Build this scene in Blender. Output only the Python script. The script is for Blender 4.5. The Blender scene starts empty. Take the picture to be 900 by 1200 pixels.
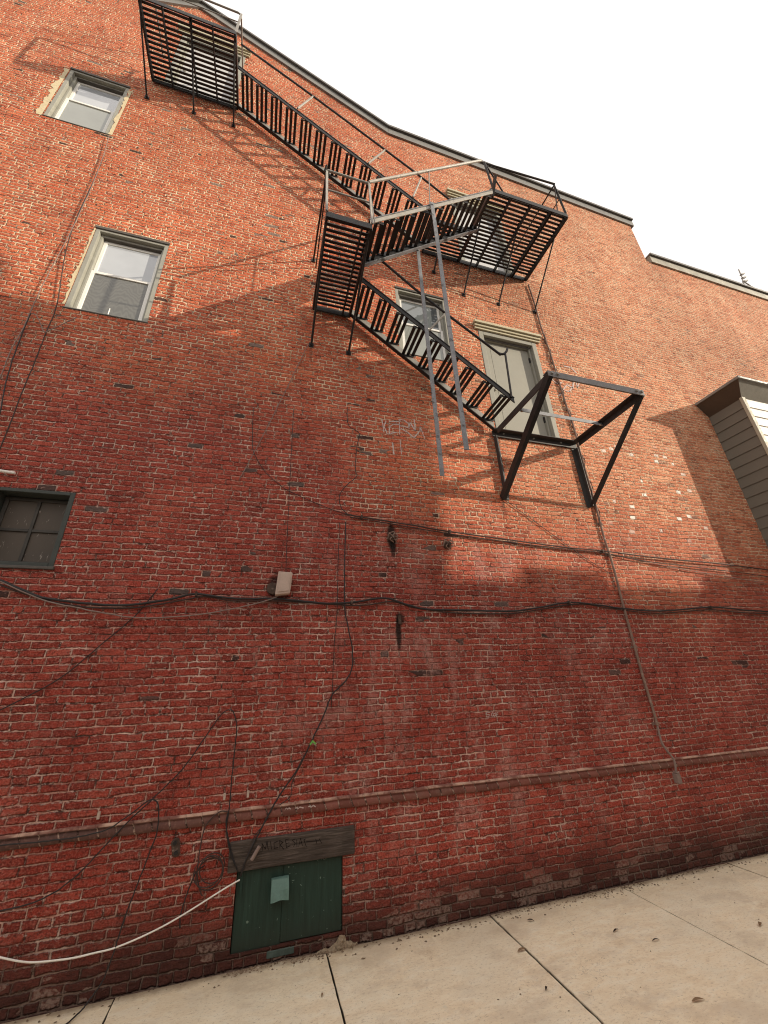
import bpy, bmesh, math, random
from mathutils import Vector, Matrix
from mathutils.geometry import tessellate_polygon
random.seed(7)
R = math.radians
scene = bpy.context.scene
COL = scene.collection

# ------------------------------------------------------------------ helpers
class MB:
    """collects verts / faces; build() links them as ONE mesh object"""
    def __init__(s): s.v = []; s.f = []
    def add(s, vs, fs):
        n = len(s.v); s.v += [tuple(v) for v in vs]; s.f += [tuple(i + n for i in f) for f in fs]; return s
    def box(s, x0, x1, y0, y1, z0, z1):
        vs = [(x, y, z) for x in (x0, x1) for y in (y0, y1) for z in (z0, z1)]
        return s.add(vs, [(0,1,3,2),(4,6,7,5),(0,4,5,1),(2,3,7,6),(0,2,6,4),(1,5,7,3)])
    def bar(s, a, b, w, h, up=(0,0,1)):
        """rectangular bar a->b; w across, h along 'up'"""
        a = Vector(a); b = Vector(b); d = (b-a).normalized(); up = Vector(up)
        sd = d.cross(up)
        if sd.length < 1e-4: sd = d.cross(Vector((1,0,0)))
        sd.normalize(); u = sd.cross(d)
        vs = []
        for p in (a, b):
            for i, j in ((-1,-1),(1,-1),(1,1),(-1,1)): vs.append(p + sd*(i*w/2) + u*(j*h/2))
        return s.add(vs, [(0,1,2,3),(7,6,5,4),(0,4,5,1),(1,5,6,2),(2,6,7,3),(3,7,4,0)])
    def plate(s, pts, n, t):
        """polygon pts extruded along n by t"""
        n = Vector(n).normalized()*t; k = len(pts)
        vs = [Vector(p) for p in pts] + [Vector(p)+n for p in pts]
        fs = [tuple(range(k)), tuple(range(2*k-1, k-1, -1))]
        fs += [(i, k+i, k+(i+1)%k, (i+1)%k) for i in range(k)]
        return s.add(vs, fs)
    def tube(s, pts, r, n=8, cap=True):
        pts = [Vector(p) for p in pts]; rings = []
        d0 = (pts[1]-pts[0]).normalized()
        u = d0.cross(Vector((0.13,0.31,0.94)))
        if u.length < .05: u = d0.cross(Vector((1,0,0)))
        u.normalize()
        for i, p in enumerate(pts):
            a = pts[max(i-1,0)]; b = pts[min(i+1,len(pts)-1)]; d = (b-a).normalized()
            u = (u - d*u.dot(d)).normalized(); w = d.cross(u)
            rr = r[i] if isinstance(r, (list,tuple)) else r
            rings.append([p + (u*math.cos(2*math.pi*k/n) + w*math.sin(2*math.pi*k/n))*rr for k in range(n)])
        vs = [v for q in rings for v in q]; fs = []
        for i in range(len(pts)-1):
            for k in range(n): fs.append((i*n+k, i*n+(k+1)%n, (i+1)*n+(k+1)%n, (i+1)*n+k))
        if cap: fs += [tuple(range(n-1,-1,-1)), tuple(range((len(pts)-1)*n, len(pts)*n))]
        return s.add(vs, fs)
    def disc(s, c, nrm, r, t, n=10):
        c = Vector(c); nrm = Vector(nrm).normalized()
        return s.tube([c, c+nrm*t], r, n)
    def build(s, name, m, parent=None, smooth=False, bevel=0, bev_seg=2):
        me = bpy.data.meshes.new(name); me.from_pydata(s.v, [], s.f)
        bm = bmesh.new(); bm.from_mesh(me); bmesh.ops.recalc_face_normals(bm, faces=bm.faces); bm.to_mesh(me); bm.free()
        me.materials.append(m)
        if smooth:
            for p in me.polygons: p.use_smooth = True
        o = bpy.data.objects.new(name, me); COL.objects.link(o)
        if parent: o.parent = parent
        if bevel:
            b = o.modifiers.new('bevel', 'BEVEL'); b.width = bevel; b.segments = bev_seg; b.limit_method = 'ANGLE'; b.angle_limit = R(40)
        return o
def smooth_path(pts, sub=5, jit=0.0):
    """Catmull-Rom through pts"""
    P = [Vector(p) for p in pts]; P = [P[0]*2-P[1]] + P + [P[-1]*2-P[-2]]; out = []
    for i in range(1, len(P)-2):
        a, b, c, d = P[i-1:i+3]
        for k in range(sub):
            t = k/sub
            q = 0.5*((2*b) + (c-a)*t + (2*a-5*b+4*c-d)*t*t + (3*b-a-3*c+d)*t**3)
            if jit and k: q += Vector((random.uniform(-jit,jit), 0, random.uniform(-jit,jit)))
            out.append(q)
    out.append(P[-2]); return out
def empty(name, loc=(0,0,0)):
    o = bpy.data.objects.new(name, None); COL.objects.link(o); o.location = loc; o.empty_display_size = .2; return o
def tag(o, label=None, cat=None, group=None, kind=None):
    if label: o['label'] = label
    if cat: o['category'] = cat
    if group: o['group'] = group
    if kind: o['kind'] = kind
    return o

# ------------------------------------------------------------------ node helper
class NT:
    def __init__(s, name):
        s.m = bpy.data.materials.new(name); s.m.use_nodes = True; s.t = s.m.node_tree
        s.t.nodes.clear(); s.out = s.n('ShaderNodeOutputMaterial')
        s.b = s.n('ShaderNodeBsdfPrincipled'); s.t.links.new(s.b.outputs[0], s.out.inputs[0])
        s.pos = s.n('ShaderNodeTexCoord').outputs['Object']
    def n(s, typ, **k):
        nd = s.t.nodes.new(typ)
        for a, b in k.items(): setattr(nd, a, b)
        return nd
    def put(s, sock, v):
        if v is None: return
        if isinstance(v, bpy.types.NodeSocket): s.t.links.new(v, sock)
        elif isinstance(v, (tuple, list)) and len(v) == 3 and sock.type == 'RGBA': sock.default_value = (*v, 1)
        else: sock.default_value = v
    def math(s, op, a, b=None, c=None, clamp=False):
        nd = s.n('ShaderNodeMath', operation=op, use_clamp=clamp)
        for i, v in enumerate((a, b, c)): s.put(nd.inputs[i], v)
        return nd.outputs[0]
    def mr(s, v, a, b, c=0., d=1., smooth=True):
        nd = s.n('ShaderNodeMapRange', interpolation_type='SMOOTHSTEP' if smooth else 'LINEAR')
        for i, q in enumerate((v, a, b, c, d)): s.put(nd.inputs[i], q)
        return nd.outputs[0]
    def mix(s, f, a, b, mode='MIX'):
        nd = s.n('ShaderNodeMix', data_type='RGBA', blend_type=mode)
        s.put(nd.inputs[0], f); s.put(nd.inputs[6], a); s.put(nd.inputs[7], b); return nd.outputs[2]
    def xyz(s, x, y, z):
        nd = s.n('ShaderNodeCombineXYZ')
        for i, q in enumerate((x, y, z)): s.put(nd.inputs[i], q)
        return nd.outputs[0]
    def sep(s, v):
        nd = s.n('ShaderNodeSeparateXYZ'); s.put(nd.inputs[0], v); return nd.outputs
    def noise(s, vec, scale, detail=4., rough=.55, dist=0.):
        nd = s.n('ShaderNodeTexNoise'); s.put(nd.inputs['Vector'], vec)
        nd.inputs['Scale'].default_value = scale; nd.inputs['Detail'].default_value = detail
        nd.inputs['Roughness'].default_value = rough; nd.inputs['Distortion'].default_value = dist
        return nd.outputs['Fac']
    def white(s, vec):
        nd = s.n('ShaderNodeTexWhiteNoise', noise_dimensions='3D'); s.put(nd.inputs['Vector'], vec); return nd.outputs['Value']
    def vmul(s, v, k):
        nd = s.n('ShaderNodeVectorMath', operation='MULTIPLY'); s.put(nd.inputs[0], v); nd.inputs[1].default_value = k; return nd.outputs[0]
    def ramp(s, f, stops):
        nd = s.n('ShaderNodeValToRGB'); e = nd.color_ramp.elements
        while len(e) < len(stops): e.new(.5)
        for i, (p, c) in enumerate(stops): e[i].position = p; e[i].color = (*c, 1)
        s.put(nd.inputs[0], f); return nd.outputs[0]
    def fin(s, col, rough=.7, height=None, dist=.01, strength=1., spec=.5, metal=0.):
        s.put(s.b.inputs['Base Color'], col); s.put(s.b.inputs['Roughness'], rough)
        s.put(s.b.inputs['Specular IOR Level'], spec); s.put(s.b.inputs['Metallic'], metal)
        if height is not None:
            bp = s.n('ShaderNodeBump'); bp.inputs['Strength'].default_value = strength; bp.inputs['Distance'].default_value = dist
            s.put(bp.inputs['Height'], height); s.t.links.new(bp.outputs[0], s.b.inputs['Normal'])
        return s.m

def m_paint(name, col, rough=.5, var=.25, scale=6, spec=.5, dirt=None, bump=.002, metal=0.):
    t = NT(name); n1 = t.noise(t.pos, scale, 6, .65); n2 = t.noise(t.pos, scale*9, 3, .6)
    f = t.math('MULTIPLY_ADD', n2, .4, t.math('MULTIPLY', n1, .6))
    lo = tuple(c*(1-var) for c in col); hi = tuple(min(1, c*(1+var)) for c in col)
    c = t.ramp(f, [(.32, lo), (.52, col), (.7, hi)])
    if dirt: c = t.mix(t.mr(n1, dirt[1], dirt[1]+.12), c, dirt[0])
    return t.fin(c, t.mr(n2, .3, .7, rough-.1, min(1,rough+.15)), f, bump, .8, spec, metal)

# ------------------------------------------------------------------ brick
def m_brick(name, old=True):
    t = NT(name); X, Y, Z = t.sep(t.pos)
    h = .0525; w = .164
    big = t.noise(t.pos, .7, 3); wav = t.noise(t.vmul(t.pos, (1., 1., 2.4)), 1.6, 3, .6)
    med = t.noise(t.pos, 9, 3, .6); fine = t.noise(t.pos, 46, 4, .65)
    med2 = t.noise(t.vmul(t.pos, (1, 1, 1.7)), 23, 3, .6)
    u = t.math('ADD', X, Y)
    u = t.math('ADD', u, t.math('MULTIPLY', t.math('SUBTRACT', med, .5), .022))
    v = t.math('ADD', Z, t.math('MULTIPLY', t.math('SUBTRACT', wav, .5), .05))
    v = t.math('ADD', v, t.math('MULTIPLY', t.math('SUBTRACT', med, .5), .013))
    v = t.math('ADD', v, t.math('MULTIPLY', t.math('SUBTRACT', med2, .5), .017))
    vr = t.math('DIVIDE', v, h); row = t.math('FLOOR', vr); fv = t.math('SUBTRACT', vr, row)
    hd = t.math('LESS_THAN', t.math('FLOORED_MODULO', row, 7.), .5)          # a header course every seventh row
    r1 = t.white(t.xyz(row, 3.7, 1.1))
    ww = t.math('SUBTRACT', w, t.math('MULTIPLY', hd, w*.49))
    off = t.math('ADD', t.math('MULTIPLY', t.math('FLOORED_MODULO', row, 2.), .5), t.math('MULTIPLY', r1, .34))
    ur = t.math('ADD', t.math('DIVIDE', u, ww), off); c0 = t.math('FLOOR', ur)
    # every joint is shifted a little of its own
    def joint(c): return t.math('ADD', c, t.math('MULTIPLY', t.math('SUBTRACT', t.white(t.xyz(c, row, 9.3)), .5), .26))
    j0 = joint(c0); adj = t.math('LESS_THAN', ur, j0); c1 = t.math('SUBTRACT', c0, adj)
    j1 = joint(t.math('ADD', c0, 1.)); adj2 = t.math('GREATER_THAN', ur, j1); col = t.math('ADD', c1, adj2)
    ja = joint(col); jb = joint(t.math('ADD', col, 1.))
    du = t.math('MULTIPLY', t.math('MINIMUM', t.math('SUBTRACT', ur, ja), t.math('SUBTRACT', jb, ur)), ww)
    dv = t.math('MULTIPLY', t.math('MINIMUM', fv, t.math('SUBTRACT', 1., fv)), h)
    d = t.math('SMOOTH_MIN', du, dv, .006)
    d = t.math('ADD', d, t.math('MULTIPLY', t.math('SUBTRACT', fine, .5), .0115))
    d = t.math('ADD', d, t.math('MULTIPLY', t.math('SUBTRACT', t.noise(t.pos, 2.6, 3), .5), -.010))
    d = t.math('SUBTRACT', d, t.math('MULTIPLY', t.mr(Z, 4., 7.), .0012))
    ra = t.white(t.xyz(col, row, .5)); rb = t.white(t.xyz(col, row, 17.5)); rc = t.white(t.xyz(col, row, 41.5))
    d = t.math('ADD', d, t.math('MULTIPLY', t.math('SUBTRACT', rc, .5), .002))
    brick = t.mr(d, .0024, .0054)
    # ---- colours: worn red paint low, bare orange brick above; sunlit zones also painted brighter
    hi = t.mr(t.math('ADD', t.math('ADD', Z, t.math('MINIMUM', t.math('MULTIPLY', t.math('MAXIMUM', t.math('SUBTRACT', X, .6), 0.), 1.4), 1.7)), t.math('MULTIPLY', t.math('SUBTRACT', big, .5), 4.)), 3.0, 6.4)  # reaches lower at right, painting the sunlit patch brighter
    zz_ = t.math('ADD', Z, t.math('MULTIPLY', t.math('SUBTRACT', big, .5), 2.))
    rt = t.math('MULTIPLY', t.mr(X, .7, 4.6), t.mr(zz_, 1.9, 4.9))  # paler brick at right, also lightened where the sun patch falls
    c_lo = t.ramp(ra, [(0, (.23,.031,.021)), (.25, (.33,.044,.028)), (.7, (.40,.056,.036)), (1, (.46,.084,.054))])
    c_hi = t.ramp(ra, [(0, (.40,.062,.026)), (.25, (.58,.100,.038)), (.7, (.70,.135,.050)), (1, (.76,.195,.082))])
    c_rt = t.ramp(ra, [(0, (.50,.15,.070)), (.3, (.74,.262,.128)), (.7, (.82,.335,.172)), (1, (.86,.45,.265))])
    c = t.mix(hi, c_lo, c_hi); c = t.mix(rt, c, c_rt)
    # blotches inside single bricks, soot-black bricks in loose clusters
    grit = t.noise(t.pos, 95, 3, .7)
    c = t.mix(t.mr(fine, .48, .66, 0, .75), c, t.mix(hi, (.12,.028,.021), (.22,.066,.042)))
    flk = t.noise(t.vmul(t.pos, (1, 1, 2.6)), 15, 3, .65)      # spalled, flaking faces
    c = t.mix(t.mr(flk, .54, .66, 0, .7), c, t.mix(rt, t.mix(hi, (.46,.135,.095), (.70,.27,.14)), (.88,.60,.40)))
    c = t.mix(t.mr(flk, .46, .34, 0, .75), c, t.mix(rt, t.mix(hi, (.125,.026,.02), (.22,.055,.032)), (.26,.098,.06)))
    c = t.mix(t.mr(grit, .50, .64, 0, .7), c, t.mix(hi, (.46,.165,.125), (.74,.35,.20)))
    c = t.mix(t.mr(grit, .50, .36, 0, .65), c, t.mix(hi, (.11,.027,.02), (.21,.07,.045)))
    c = t.mix(t.mr(med2, .56, .74, 0, .5), c, t.mix(hi, (.42,.15,.11), (.68,.29,.16)))
    clus = t.noise(t.vmul(t.pos, (.8, .8, 1.6)), 1.9, 2)
    blk = t.math('MULTIPLY', t.math('GREATER_THAN', t.math('ADD', rb, t.mr(clus, .45, .72, -.06, .09)), .980), t.mr(Z, 1.0, 1.8))
    c = t.mix(t.math('MULTIPLY', blk, t.math('SUBTRACT', .9, t.math('MULTIPLY', rt, .45))), c, t.mix(t.mr(rc, .2, .8), (.034,.028,.025), t.mix(hi, (.10,.085,.075), (.22,.175,.15))))
    # mortar
    mn = t.noise(t.pos, 5.5, 4, .65)
    m_lo = t.ramp(mn, [(.26, (.21,.055,.038)), (.38, (.46,.20,.15)), (.53, (.64,.39,.305)), (.70, (.86,.66,.56))])
    m_hi = t.ramp(mn, [(.26, (.36,.15,.08)), (.38, (.70,.43,.25)), (.54, (.90,.69,.45)), (.74, (.94,.81,.59))])
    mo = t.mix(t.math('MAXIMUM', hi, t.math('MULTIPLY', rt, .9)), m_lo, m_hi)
    gap_shade = t.math('MULTIPLY', t.mr(t.noise(t.vmul(t.pos, (1, 1, 2.)), 6.5, 4, .7), .535, .60), .9)   # raked-out joints, with the shade inside them painted dark
    cover = t.math('MULTIPLY', t.mr(t.noise(t.vmul(t.pos, (1, 1, 1.4)), 1.5, 5, .7), .46, .62), t.mix(hi, (.78,)*3, (.40,)*3))
    mo = t.mix(cover, mo, t.mix(1., c, (.84,.80,.80), 'MULTIPLY'))      # joints painted over in places
    mo = t.mix(gap_shade, mo, (.045,.018,.013))
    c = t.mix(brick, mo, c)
    # mortar smeared over brick edges
    sm = t.math('MULTIPLY', t.mr(t.math('SUBTRACT', .013, d), 0., .012), t.mr(t.noise(t.pos, 13, 4, .7), .52, .68))
    c = t.mix(t.math('MULTIPLY', sm, t.mix(hi, (.62,)*3, (.9,)*3)), c, t.mix(hi, (.46,.25,.19), (.76,.57,.38)))
    chip = t.math('MULTIPLY', t.mr(t.math('SUBTRACT', .014, d), .0, .007), t.mr(t.noise(t.vmul(t.pos, (1, 1, 1.5)), 34, 3, .6), .555, .60))
    chip = t.math('MULTIPLY', chip, t.mr(t.noise(t.pos, 2.4, 3, .6), .38, .54))
    c = t.mix(t.math('MULTIPLY', chip, .85), c, t.mix(hi, (.66,.46,.39), (.86,.74,.55)))
    # pale efflorescence, vertical runs, low middle of the wall
    st = t.noise(t.vmul(t.pos, (1.6, 1.6, .8)), 2.4, 6, .74)
    sx = t.mr(t.math('ABSOLUTE', t.math('SUBTRACT', X, 1.9)), .6, 2.6, 1., .18)
    sz = t.math('MULTIPLY', t.mr(Z, .12, .7), t.mr(Z, 2.3, 3.6, 1., .18))
    ef = t.math('MULTIPLY', t.math('MULTIPLY', t.mr(st, .475, .69), sx), sz)
    ef = t.math('MULTIPLY', ef, t.mr(med2, .25, .65, .35, 1.))
    c = t.mix(t.math('MULTIPLY', ef, t.mr(grit, .35, .6, .45, .95)), c, (.56,.31,.26))
    spk = t.math('MULTIPLY', t.mr(t.noise(t.vmul(t.pos, (1, 1, 1.8)), 17, 2, .5), .675, .70), t.mr(Z, .9, 1.3))
    c = t.mix(t.math('MULTIPLY', spk, t.math('ADD', .3, t.math('MULTIPLY', ef, 1.2)), clamp=True), c, (.66,.42,.35))
    # white paint / lime dabs in one bay right of the lower frame
    dx = t.math('MULTIPLY', t.mr(t.math('ABSOLUTE', t.math('SUBTRACT', X, 5.0)), .5, 1.1, 1, 0), t.mr(t.math('ABSOLUTE', t.math('SUBTRACT', Z, 3.95)), .4, .9, 1, 0))
    dab = t.math('MULTIPLY', t.math('GREATER_THAN', t.white(t.xyz(t.math('FLOOR', t.math('MULTIPLY', ur, 2.)), row, 77.)), .962), dx)
    c = t.mix(t.math('MULTIPLY', t.math('MULTIPLY', dab, brick), t.mr(fine, .30, .42)), c, (.93,.88,.80))
    # grime towards the pavement
    gr = t.mr(t.math('ADD', Z, t.math('MULTIPLY', t.math('SUBTRACT', t.noise(t.pos, 1.3, 3, .6), .5), .42)), .04, .50, 1., 0.)
    gb = t.math('MULTIPLY', t.math('GREATER_THAN', t.math('ADD', rb, t.mr(t.noise(t.vmul(t.pos, (.6, .6, 2.)), 2.2, 3), .4, .62, -.35, .35)), .72), t.mr(Z, .30, .12))
    cg = t.mix(t.math('MULTIPLY', gb, t.mr(fine, .36, .58)), t.mix(ra, (.040,.020,.016), (.075,.034,.026)), (.22,.165,.135))
    cg = t.mix(brick, (.105,.075,.058), cg)
    c = t.mix(t.math('MULTIPLY', gr, .9), c, cg)
    tone = t.noise(t.vmul(t.pos, (1, 1, .7)), .9, 4, .6)
    c = t.mix(t.mr(tone, .3, .7, .0, .30), c, (.0,.0,.0)) if False else t.mix(1., c, t.ramp(tone, [(.3, (.78,.76,.76)), (.7, (1.12,1.1,1.1))]), 'MULTIPLY')
    # soot / rust runs at wall fixings
    for sxp, szp, rx, rz, k in ((1.19, 3.0, .05, .15, .95), (1.20, 2.90, .03, .12, .9), (1.215, 2.07, .028, .17, .95), (1.24, 2.18, .045, .06, .8), (1.80, 2.95, .05, .06, .8), (.09, 2.46, .07, .11, .75), (.29, 5.26, .02, .12, .35), (.745, 5.25, .022, .13, .4), (3.13, 6.88, .02, .12, .35), (2.58, 3.44, .03, .11, .4), (3.87, 3.45, .03, .10, .4)):
        e = t.math('ADD', t.math('POWER', t.math('DIVIDE', t.math('ABSOLUTE', t.math('SUBTRACT', X, sxp)), rx), 2.), t.math('POWER', t.math('DIVIDE', t.math('ABSOLUTE', t.math('SUBTRACT', Z, szp)), rz), 2.))
        e = t.math('ADD', e, t.math('MULTIPLY', t.math('SUBTRACT', fine, .5), 2.2))
        c = t.mix(t.math('MULTIPLY', t.mr(e, .3, 1.5, 1., 0.), k), c, (.018,.013,.011))
    hgt = t.math('MULTIPLY', t.mr(d, .0005, .010), .8)
    hgt = t.math('ADD', hgt, t.math('MULTIPLY', t.math('MULTIPLY', rb, brick), .45))
    hgt = t.math('ADD', hgt, t.math('MULTIPLY', fine, .55))
    hgt = t.math('ADD', hgt, t.math('MULTIPLY', med2, .55))
    hgt = t.math('ADD', hgt, t.math('MULTIPLY', flk, .6))
    return t.fin(c, t.mr(fine, .3, .7, .8, .95), hgt, .018, 1., .2)

M = {}
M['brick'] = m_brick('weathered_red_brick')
M['black'] = m_paint('black_iron_paint', (.017,.015,.015), .5, .5, 8, .4, ((.060,.030,.018), .61), .004)
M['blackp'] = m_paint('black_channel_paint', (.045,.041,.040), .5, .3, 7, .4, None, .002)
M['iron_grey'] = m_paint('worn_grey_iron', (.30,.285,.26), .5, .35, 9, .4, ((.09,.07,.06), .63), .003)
M['bar_grey'] = m_paint('lit_grey_channel', (.21,.20,.195), .5, .3, 7, .4, None, .002)  # black channel paint lightened: sun on the outer bar put into the colour
M['galv'] = m_paint('pale_galvanised_steel', (.40,.375,.33), .5, .4, 12, .45, ((.17,.12,.09), .58), .003)
M['hanger'] = m_paint('scuffed_grey_steel_bar', (.23,.235,.25), .5, .5, 7, .45, ((.035,.034,.034), .56), .003)
M['casing'] = m_paint('grey_window_casing', (.33,.325,.28), .6, .18, 8, .3, ((.50,.47,.40), .66), .002)
M['casing_dk'] = m_paint('dark_weathered_casing', (.10,.09,.08), .65, .35, 10, .3, None, .003)
M['sash'] = m_paint('white_sash_paint', (.82,.81,.77), .5, .08, 8, .4)
M['doorgrey'] = m_paint('olive_grey_door_paint', (.30,.29,.245), .55, .08, 2.5, .35)
M['doorwhite'] = m_paint('pale_door_paint', (.56,.56,.56), .5, .08, 2, .35)
M['cornice'] = m_paint('cream_cornice_paint', (.50,.45,.31), .55, .12, 9, .35, ((.28,.22,.13), .66))
M['coping'] = m_paint('grey_metal_coping', (.23,.225,.21), .5, .18, 2.5, .4, ((.32,.31,.29), .62), .002)
M['coping_top'] = m_paint('dark_drip_edge', (.12,.115,.105), .5, .25, 4, .4)
M['coping_lt'] = m_paint('flaking_pale_fascia', (.36,.34,.28), .6, .4, 5, .3, ((.66,.63,.55), .58), .003)
M['siding_w'] = m_paint('white_lap_siding', (.82,.80,.75), .6, .05, 3, .3)  # oriel boards with the sun on the front painted into the colour
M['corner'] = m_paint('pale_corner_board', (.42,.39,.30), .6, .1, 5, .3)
M['siding'] = m_paint('beige_lap_siding', (.165,.152,.125), .6, .06, 3, .3)  # same boards darkened, the side's shade painted into the colour
M['soffit'] = m_paint('brown_eave_metal', (.085,.062,.045), .5, .2, 4, .4)
M['gutter'] = m_paint('dull_grey_gutter', (.24,.225,.185), .5, .25, 6, .45)
M['green'] = None
M['hood'] = m_paint('faded_teal_metal', (.115,.20,.17), .55, .2, 9, .4, ((.06,.11,.09), .62))
M['cable'] = m_paint('black_cable_jacket', (.022,.018,.018), .5, .4, 20, .4)
M['cable_br'] = m_paint('dusty_brown_cable', (.065,.040,.034), .7, .4, 16, .3)
M['cable_gy'] = m_paint('grey_cable_jacket', (.25,.18,.155), .6, .2, 14, .3)
M['cable_wt'] = m_paint('white_cable_jacket', (.80,.76,.70), .5, .08, 14, .3)
M['conduit'] = m_paint('dusty_conduit', (.25,.165,.13), .7, .4, 18, .2, ((.42,.34,.29), .58))
M['boxcover'] = m_paint('pinkish_beige_plastic', (.50,.375,.31), .55, .12, 14, .35)
M['rust'] = m_paint('rusty_iron', (.085,.055,.042), .8, .5, 30, .25, ((.22,.17,.14), .56), .004)
M['chalk'] = m_paint('thin_white_paint', (.62,.50,.46), .9, .3, 26, .1)
M['ink'] = m_paint('black_marker', (.016,.013,.012), .8, .2, 26, .1)
M['lime'] = m_paint('cream_mortar', (.66,.56,.37), .9, .2, 22, .15, ((.42,.22,.12), .60), .006)
M['rubble'] = m_paint('crumbled_mortar', (.34,.26,.18), .95, .5, 26, .1, ((.15,.09,.06), .56), .02)
M['lime_gr'] = m_paint('green_tape', (.16,.42,.08), .5, .1, 10)

def m_plywood():
    t = NT('dark_green_boards'); X, Y, Z = t.sep(t.pos)
    gr = t.noise(t.vmul(t.pos, (14, 14, .9)), 3.2, 6, .7, .4); n = t.noise(t.pos, 3, 4)
    c = t.ramp(gr, [(.3, (.010,.028,.020)), (.55, (.016,.042,.031)), (.75, (.026,.060,.046))])
    c = t.mix(t.mr(Z, .05, .25, .55, 0.), c, (.022,.026,.020)); c = t.mix(t.mr(t.noise(t.pos, 40, 2), .70, .73), c, (.14,.20,.16))
    return t.fin(c, .55, gr, .004, .9, .35)
M['green'] = m_plywood()
def m_timber():
    t = NT('weathered_timber'); g = t.noise(t.vmul(t.pos, (1.1, 8, 16)), 4.5, 7, .72, .8); k = t.noise(t.pos, 5, 3)
    c = t.ramp(g, [(.28, (.028,.021,.018)), (.48, (.085,.066,.055)), (.7, (.17,.135,.115))])
    c = t.mix(t.mr(k, .45, .7, 0, .5), c, (.05,.038,.031))
    return t.fin(c, .85, g, .012, 1., .2)
M['timber'] = m_timber()
def m_belt():
    t = NT('rounded_belt_brick'); X, Y, Z = t.sep(t.pos)
    med = t.noise(t.pos, 9, 3); fine = t.noise(t.pos, 45, 4, .65)
    u = t.math('DIVIDE', t.math('ADD', t.math('ADD', X, t.math('MULTIPLY', Z, .35)), t.math('MULTIPLY', t.math('SUBTRACT', med, .5), .03)), .105)
    i = t.math('FLOOR', u); f = t.math('SUBTRACT', u, i); d = t.math('MINIMUM', f, t.math('SUBTRACT', 1., f))
    r = t.white(t.xyz(i, 2.2, 5.)); br = t.mr(d, .02, .07)
    c = t.ramp(r, [(0, (.15,.055,.042)), (.5, (.20,.07,.053)), (1, (.25,.092,.072))])
    c = t.mix(t.mr(t.noise(t.pos, 2.2, 5, .7), .45, .68, 0, .5), c, (.20,.115,.09))
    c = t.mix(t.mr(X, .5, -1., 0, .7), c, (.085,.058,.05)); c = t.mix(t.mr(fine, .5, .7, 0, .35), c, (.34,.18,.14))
    c = t.mix(br, t.mix(t.mr(fine, .4, .6), (.045,.02,.015), (.42,.28,.22)), c)
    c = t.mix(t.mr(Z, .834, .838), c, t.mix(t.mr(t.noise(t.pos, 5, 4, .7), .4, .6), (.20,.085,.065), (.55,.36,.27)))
    h = t.math('ADD', t.math('MULTIPLY', br, .7), t.math('MULTIPLY', fine, .5))
    return t.fin(c, .85, h, .009, 1., .25)
M['belt'] = m_belt()
def m_concrete():
    t = NT('stained_concrete'); X, Y, Z = t.sep(t.pos)
    a = t.noise(t.pos, .9, 5, .65); b = t.noise(t.vmul(t.pos, (1.6, 4.2, 1)), 3.6, 6, .72, .6); f = t.noise(t.vmul(t.pos, (1, 1.8, 1)), 42, 5, .75); g = t.noise(t.pos, 150, 2, .6)
    c = t.ramp(b, [(.30, (.80,.655,.455)), (.48, (.89,.765,.555)), (.66, (.93,.85,.67))])
    c = t.mix(t.mr(a, .46, .68, 0, .55), c, (.78,.71,.55))
    c = t.mix(t.mr(t.noise(t.pos, 2.3, 6, .75), .54, .70, 0, .42), c, (.55,.41,.27))
    c = t.mix(t.mr(f, .53, .68, 0, .5), c, (.36,.265,.175)); c = t.mix(t.mr(f, .47, .34, 0, .45), c, (.92,.82,.65)); c = t.mix(t.mr(g, .66, .72, 0, .5), c, (.16,.12,.085))
    c = t.mix(t.mr(t.noise(t.pos, 5, 3), .70, .76, 0, .6), c, (.74,.68,.54))
    c = t.mix(t.mr(t.noise(t.vmul(t.pos, (1., 1.8, 1)), 1.5, 6, .7), .50, .66, 0, .5), c, (.60,.49,.36))
    vo = t.n('ShaderNodeTexVoronoi', feature='F1'); t.put(vo.inputs['Vector'], t.pos); vo.inputs['Scale'].default_value = 3.1
    c = t.mix(t.math('MULTIPLY', t.math('LESS_THAN', t.math('ADD', vo.outputs['Distance'], t.math('MULTIPLY', f, .03)), .038), t.math('GREATER_THAN', t.sep(vo.outputs['Color'])[0], .55)), c, (.10,.08,.065))
    cr = t.noise(t.pos, 1.1, 6, .62); cr = t.math('ABSOLUTE', t.math('SUBTRACT', cr, .5))
    c = t.mix(t.math('MULTIPLY', t.mr(cr, .0, .0016, .6, 0.), t.mr(t.noise(t.pos, .6, 2), .56, .62)), c, (.25,.19,.14))
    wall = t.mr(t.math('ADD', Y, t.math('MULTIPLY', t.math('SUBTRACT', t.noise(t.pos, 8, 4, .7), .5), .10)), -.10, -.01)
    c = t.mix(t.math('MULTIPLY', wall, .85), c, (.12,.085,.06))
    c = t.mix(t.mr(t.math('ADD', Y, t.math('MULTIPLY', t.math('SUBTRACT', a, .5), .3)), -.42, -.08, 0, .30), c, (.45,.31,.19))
    c = t.mix(t.mr(Z, -.012, -.002, .9, 0), c, (.03,.024,.02))
    return t.fin(c, .9, t.math('ADD', t.math('MULTIPLY', f, .6), b), .006, .7, .2)
M['concrete'] = m_concrete()
M['asphalt'] = m_paint('asphalt', (.05,.05,.05), .9, .4, 30, .2, None, .006)
M['soil'] = m_paint('bare_ground', (.16,.13,.10), .95, .3, .8, .1, None, .01)
M['joint'] = m_paint('dirt_in_joints', (.035,.028,.022), .95, .4, 20, .1)
M['far_wall'] = m_paint('opposite_render', (.36,.30,.26), .8, .1, 1.2, .2)
M['far_wall2'] = m_paint('opposite_pale_render', (.42,.40,.37), .8, .1, 1.2, .2)
M['roofing'] = m_paint('roof_felt', (.06,.06,.06), .9, .2, 3, .1)
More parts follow.
